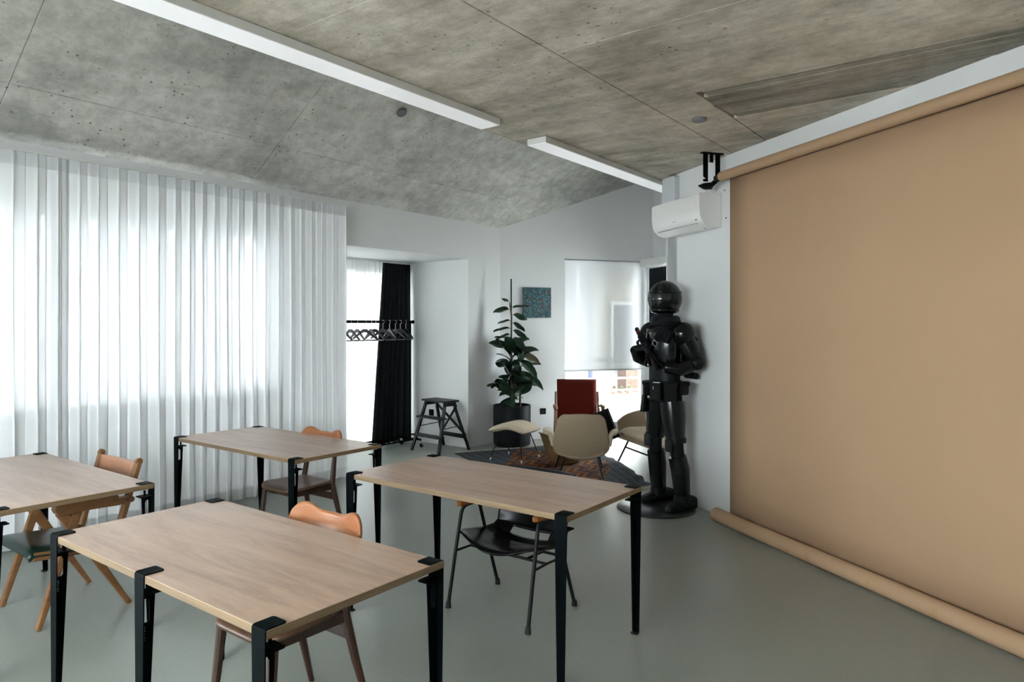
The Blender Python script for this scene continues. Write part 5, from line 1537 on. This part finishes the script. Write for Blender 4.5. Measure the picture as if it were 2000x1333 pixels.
        MB().tube([An + V(0, 0, .05), An + V(0, -.005, -.03)], [0.066, 0.070], 18).build('boot_cuff', 'black_satin', root, smooth=True)
    # held prop: a plain black rod with a thicker middle and short grip
    g0, g1 = Vector((-0.185, -0.075, 1.525)), Vector((0.150, -0.095, 1.185))
    pr = empty('prop_staff', (fx, fy, 0.011), R(-30)); tag(pr, 'plain black tubular prop held diagonally by the armoured mannequin', 'prop')
    L = lambda t: g0.lerp(g1, t)
    MB().tube([L(0), L(.02), L(.16), L(.17), L(.20), L(.62), L(.64), L(.97), L(1)], [.014, .019, .019, .013, .026, .026, .017, .019, .012], 16).build('barrel', 'black_satin', pr, smooth=True, angle=50)
    d = (g1 - g0).normalized(); up = Vector((0.6, -0.1, 0.75)).normalized()
    MB().tube([L(.22) + up * .034, L(.52) + up * .034], .012, 12).build('top_tube', 'black_satin', pr, smooth=True, angle=50)
    MB().tube([L(.10), L(.115)], .0205, 16).tube([L(.80), L(.812)], .0195, 16).build('red_band', 'red_paint', pr, smooth=True)
    # gloved hands: palm, four bent fingers, thumb, wrapped round the prop
    def hand(wrist, t, side):
        c = L(t); ax = d
        to = (c - wrist); to -= ax * to.dot(ax); to.normalize()
        nrm = ax.cross(to).normalized() * side
        base = wrist
        knuck = c - to * 0.030 + nrm * 0.030
        m = MB()
        pal = []
        for k in range(5):
            f = k / 4
            p = base.lerp(knuck, f); w = lerp(0.030, 0.043, f)
            pal.append((p, w))
        vs = []; nn = 10
        pdir = (knuck - base).normalized()
        thick = pdir.cross(ax).normalized()
        for p, w in pal:
            for j in range(nn):
                a = 2 * PI * j / nn
                vs.append(p + ax * math.cos(a) * w + thick * math.sin(a) * 0.017)
        fs = [tuple(range(nn))[::-1], tuple(4 * nn + j for j in range(nn))]
        for i in range(4):
            for j in range(nn):
                fs.append((i * nn + j, i * nn + (j + 1) % nn, (i + 1) * nn + (j + 1) % nn, (i + 1) * nn + j))
        m.add(vs, fs)
        # fingers
        for k, ln in enumerate((0.9, 1.0, 0.95, 0.8)):
            off = ax * lerp(-0.033, 0.033, k / 3)
            r = 0.0375
            path = [knuck + off - pdir * 0.008]
            for a in (0, 35, 75, 115, 150 * ln):
                ar = R(a)
                path.append(c + off + (nrm * math.cos(ar) + to * math.sin(ar)) * r)
            m.tube(path, [0.0105, 0.0105, 0.010, 0.0095, 0.009, 0.007], 8)
        tb = base.lerp(knuck, 0.45) - ax * 0.034
        m.tube([tb, tb - ax * 0.018 + to * 0.015 - nrm * 0.01, c - ax * 0.045 - nrm * 0.034 - to * 0.004, c - ax * 0.035 - nrm * 0.034 + to * 0.018], [0.0125, 0.0115, 0.010, 0.0075], 8)
        m.build('glove', 'black_suit', root, smooth=True, angle=0)
    hand(Vector(pts[11][:3]), 0.74, 1)
    hand(Vector(pts[16][:3]), 0.40, -1)
figure()
# ------------------------------------------------------------------ outside
o = MB().b2((-60, -40, -4.3), (40, 60, -4.1)).build('ground', 'ground'); struct(o, 'grey paved ground outside the building', 'ground')
def house(name, loc, rz, L, H, D, wallm, label, floors, bays, z0=-4.1, bal=True):
    root = empty(name, (loc[0], loc[1], z0), rz); tag(root, label, 'building')
    MB().b2((0, 0, 0), (L, D, H)).build('wall', wallm, root)
    fh = H / floors; bw = L / bays
    wm = MB().box((0, -0.03, 0), (bw * 0.46, 0.1, fh * 0.5)).mesh('window', 'frame')
    pm = MB().box((0, -0.085, 0), (bw * 0.46 - 0.14, 0.03, fh * 0.5 - 0.14)).mesh('pane', 'dark_glass')
    for f in range(floors):
        for b in range(bays):
            w = link('window', wm, root); w.location = (bw * (b + 0.5), 0, fh * (f + 0.52)); link('pane', pm, w)
        if bal:
            s = MB().b2((0.2, -0.9, fh * f - 0.1), (L - 0.2, 0.0, fh * f + 0.06)).build('balcony_slab', 'facade', root)
            MB().b2((0.2, -0.92, fh * f + 0.06), (L - 0.2, -0.86, fh * f + 0.85)).build('parapet', wallm, s)
    MB().b2((-0.2, -0.3, H), (L + 0.2, D + 0.2, H + 0.25)).build('roof', 'ground', root)
    return root
house('apartment_house', (-13.2, 2.2), PI / 2, 6.8, 8.3, 6, 'facade', 'pale apartment house seen blurred through the sheer curtain', 3, 5)
house('apartment_house', (-19.0, 11.0), PI / 2, 8.0, 8.0, 6, 'facade2', 'cream house seen blurred through the alcove sheer', 4, 4)
q = C0 - BN * 5.6 + BD * -0.2
house('neighbour_house', (q.x, q.y), math.atan2(BD.y, BD.x), 4.4, 14.0, 5, 'facade', 'white neighbouring house beyond the back window', 3, 3, bal=False)
q = C0 - BN * 5.75 + BD * 4.25
house('neighbour_house', (q.x, q.y), math.atan2(BD.y, BD.x), 5.0, 7.0, 5, 'facade2', 'lower cream house right of the white neighbouring house', 2, 3, bal=False)

# balcony outside the back window
BA = math.atan2(BD.y, BD.x)
def bw_(name): return empty(name, (C0.x, C0.y, 0), BA)
o = MB().b2((0.2, 0.34, -0.25), (3.6, 1.35, -0.03)).build('balcony_floor', 'balcony'); o.location = (C0.x, C0.y, 0); o.rotation_euler = (0, 0, BA)
struct(o, 'tiled balcony floor outside the back window', 'balcony')
root = bw_('balcony_railing'); tag(root, 'white balcony railing outside the back window', 'railing')
for z in (0.30, 0.505, 0.70, 0.92):
    MB().tube([(0.3, 1.15, z), (3.5, 1.15, z)], 0.016 if z > .4 else 0.028, 8).build('rail', 'frame', root, smooth=True)
for x in (0.4, 1.55, 2.85, 3.45):
    MB().b2((x - 0.02, 1.13, -0.03), (x + 0.02, 1.17, 0.94)).build('post', 'frame', root)
root = bw_('garden_wall'); tag(root, 'white garden wall with flowerpots beyond the balcony', 'wall')
MB().b2((3.35, 3.4, -4.1), (5.6, 3.85, 0.12)).build('masonry', 'facade', root); MB().b2((3.3, 3.36, 0.12), (5.65, 3.9, 0.16)).build('coping', 'frame', root)
for i, (x, s) in enumerate(((3.66, 1.0), (3.84, 0.8), (4.0, 0.95))):
    r2 = bw_('flower_pot'); r2.location = (C0.x + BD.x * x - BN.x * 3.6, C0.y + BD.y * x - BN.y * 3.6, 0.16)
    tag(r2, ['terracotta pot with a grey-green plant, left on the garden wall', 'small terracotta pot between two larger ones on the garden wall', 'terracotta pot at the right on the garden wall'][i], 'flowerpot')
    MB().lathe([(0.05 * s, 0), (0.07 * s, 0.11 * s), (0.076 * s, 0.11 * s), (0.076 * s, 0.13 * s)], 16).build('pot', 'terracotta', r2, smooth=True)
    rr = random.Random(i)
    m = MB()
    for k in range(18):
        a = rr.uniform(0, 6.28); l = rr.uniform(.05, .11) * s; e = rr.uniform(.3, 1.3)
        m.bar((0, 0, .12 * s), (l * math.cos(a) * math.cos(e), l * math.sin(a) * math.cos(e), .12 * s + l * math.sin(e)), .014, .006, w1=.004, h1=.003)
    m.build('foliage', 'succulent', r2)
root = bw_('brick_pier'); tag(root, 'brown brick pier behind the flowerpots outside', 'pier')
MB().b2((4.55, 4.7, -4.1), (5.3, 5.1, 0.75)).build('masonry', 'brick', root); MB().b2((4.5, 4.66, 0.75), (5.35, 5.14, 0.8)).build('coping', 'frame', root)
root = bw_('drainpipe'); tag(root, 'grey drainpipe on the white neighbouring house', 'pipe')
MB().tube([(4.08, 5.5, -4.1), (4.08, 5.5, 5.0)], 0.05, 10).build('pipe', 'ink', root, smooth=True)
for z in (-1.0, 0.3, 2.0):
    MB().tube([(4.08, 5.5, z), (4.08, 5.5, z + 0.05)], 0.06, 10).build('clip', 'grey_dark', root, smooth=True)
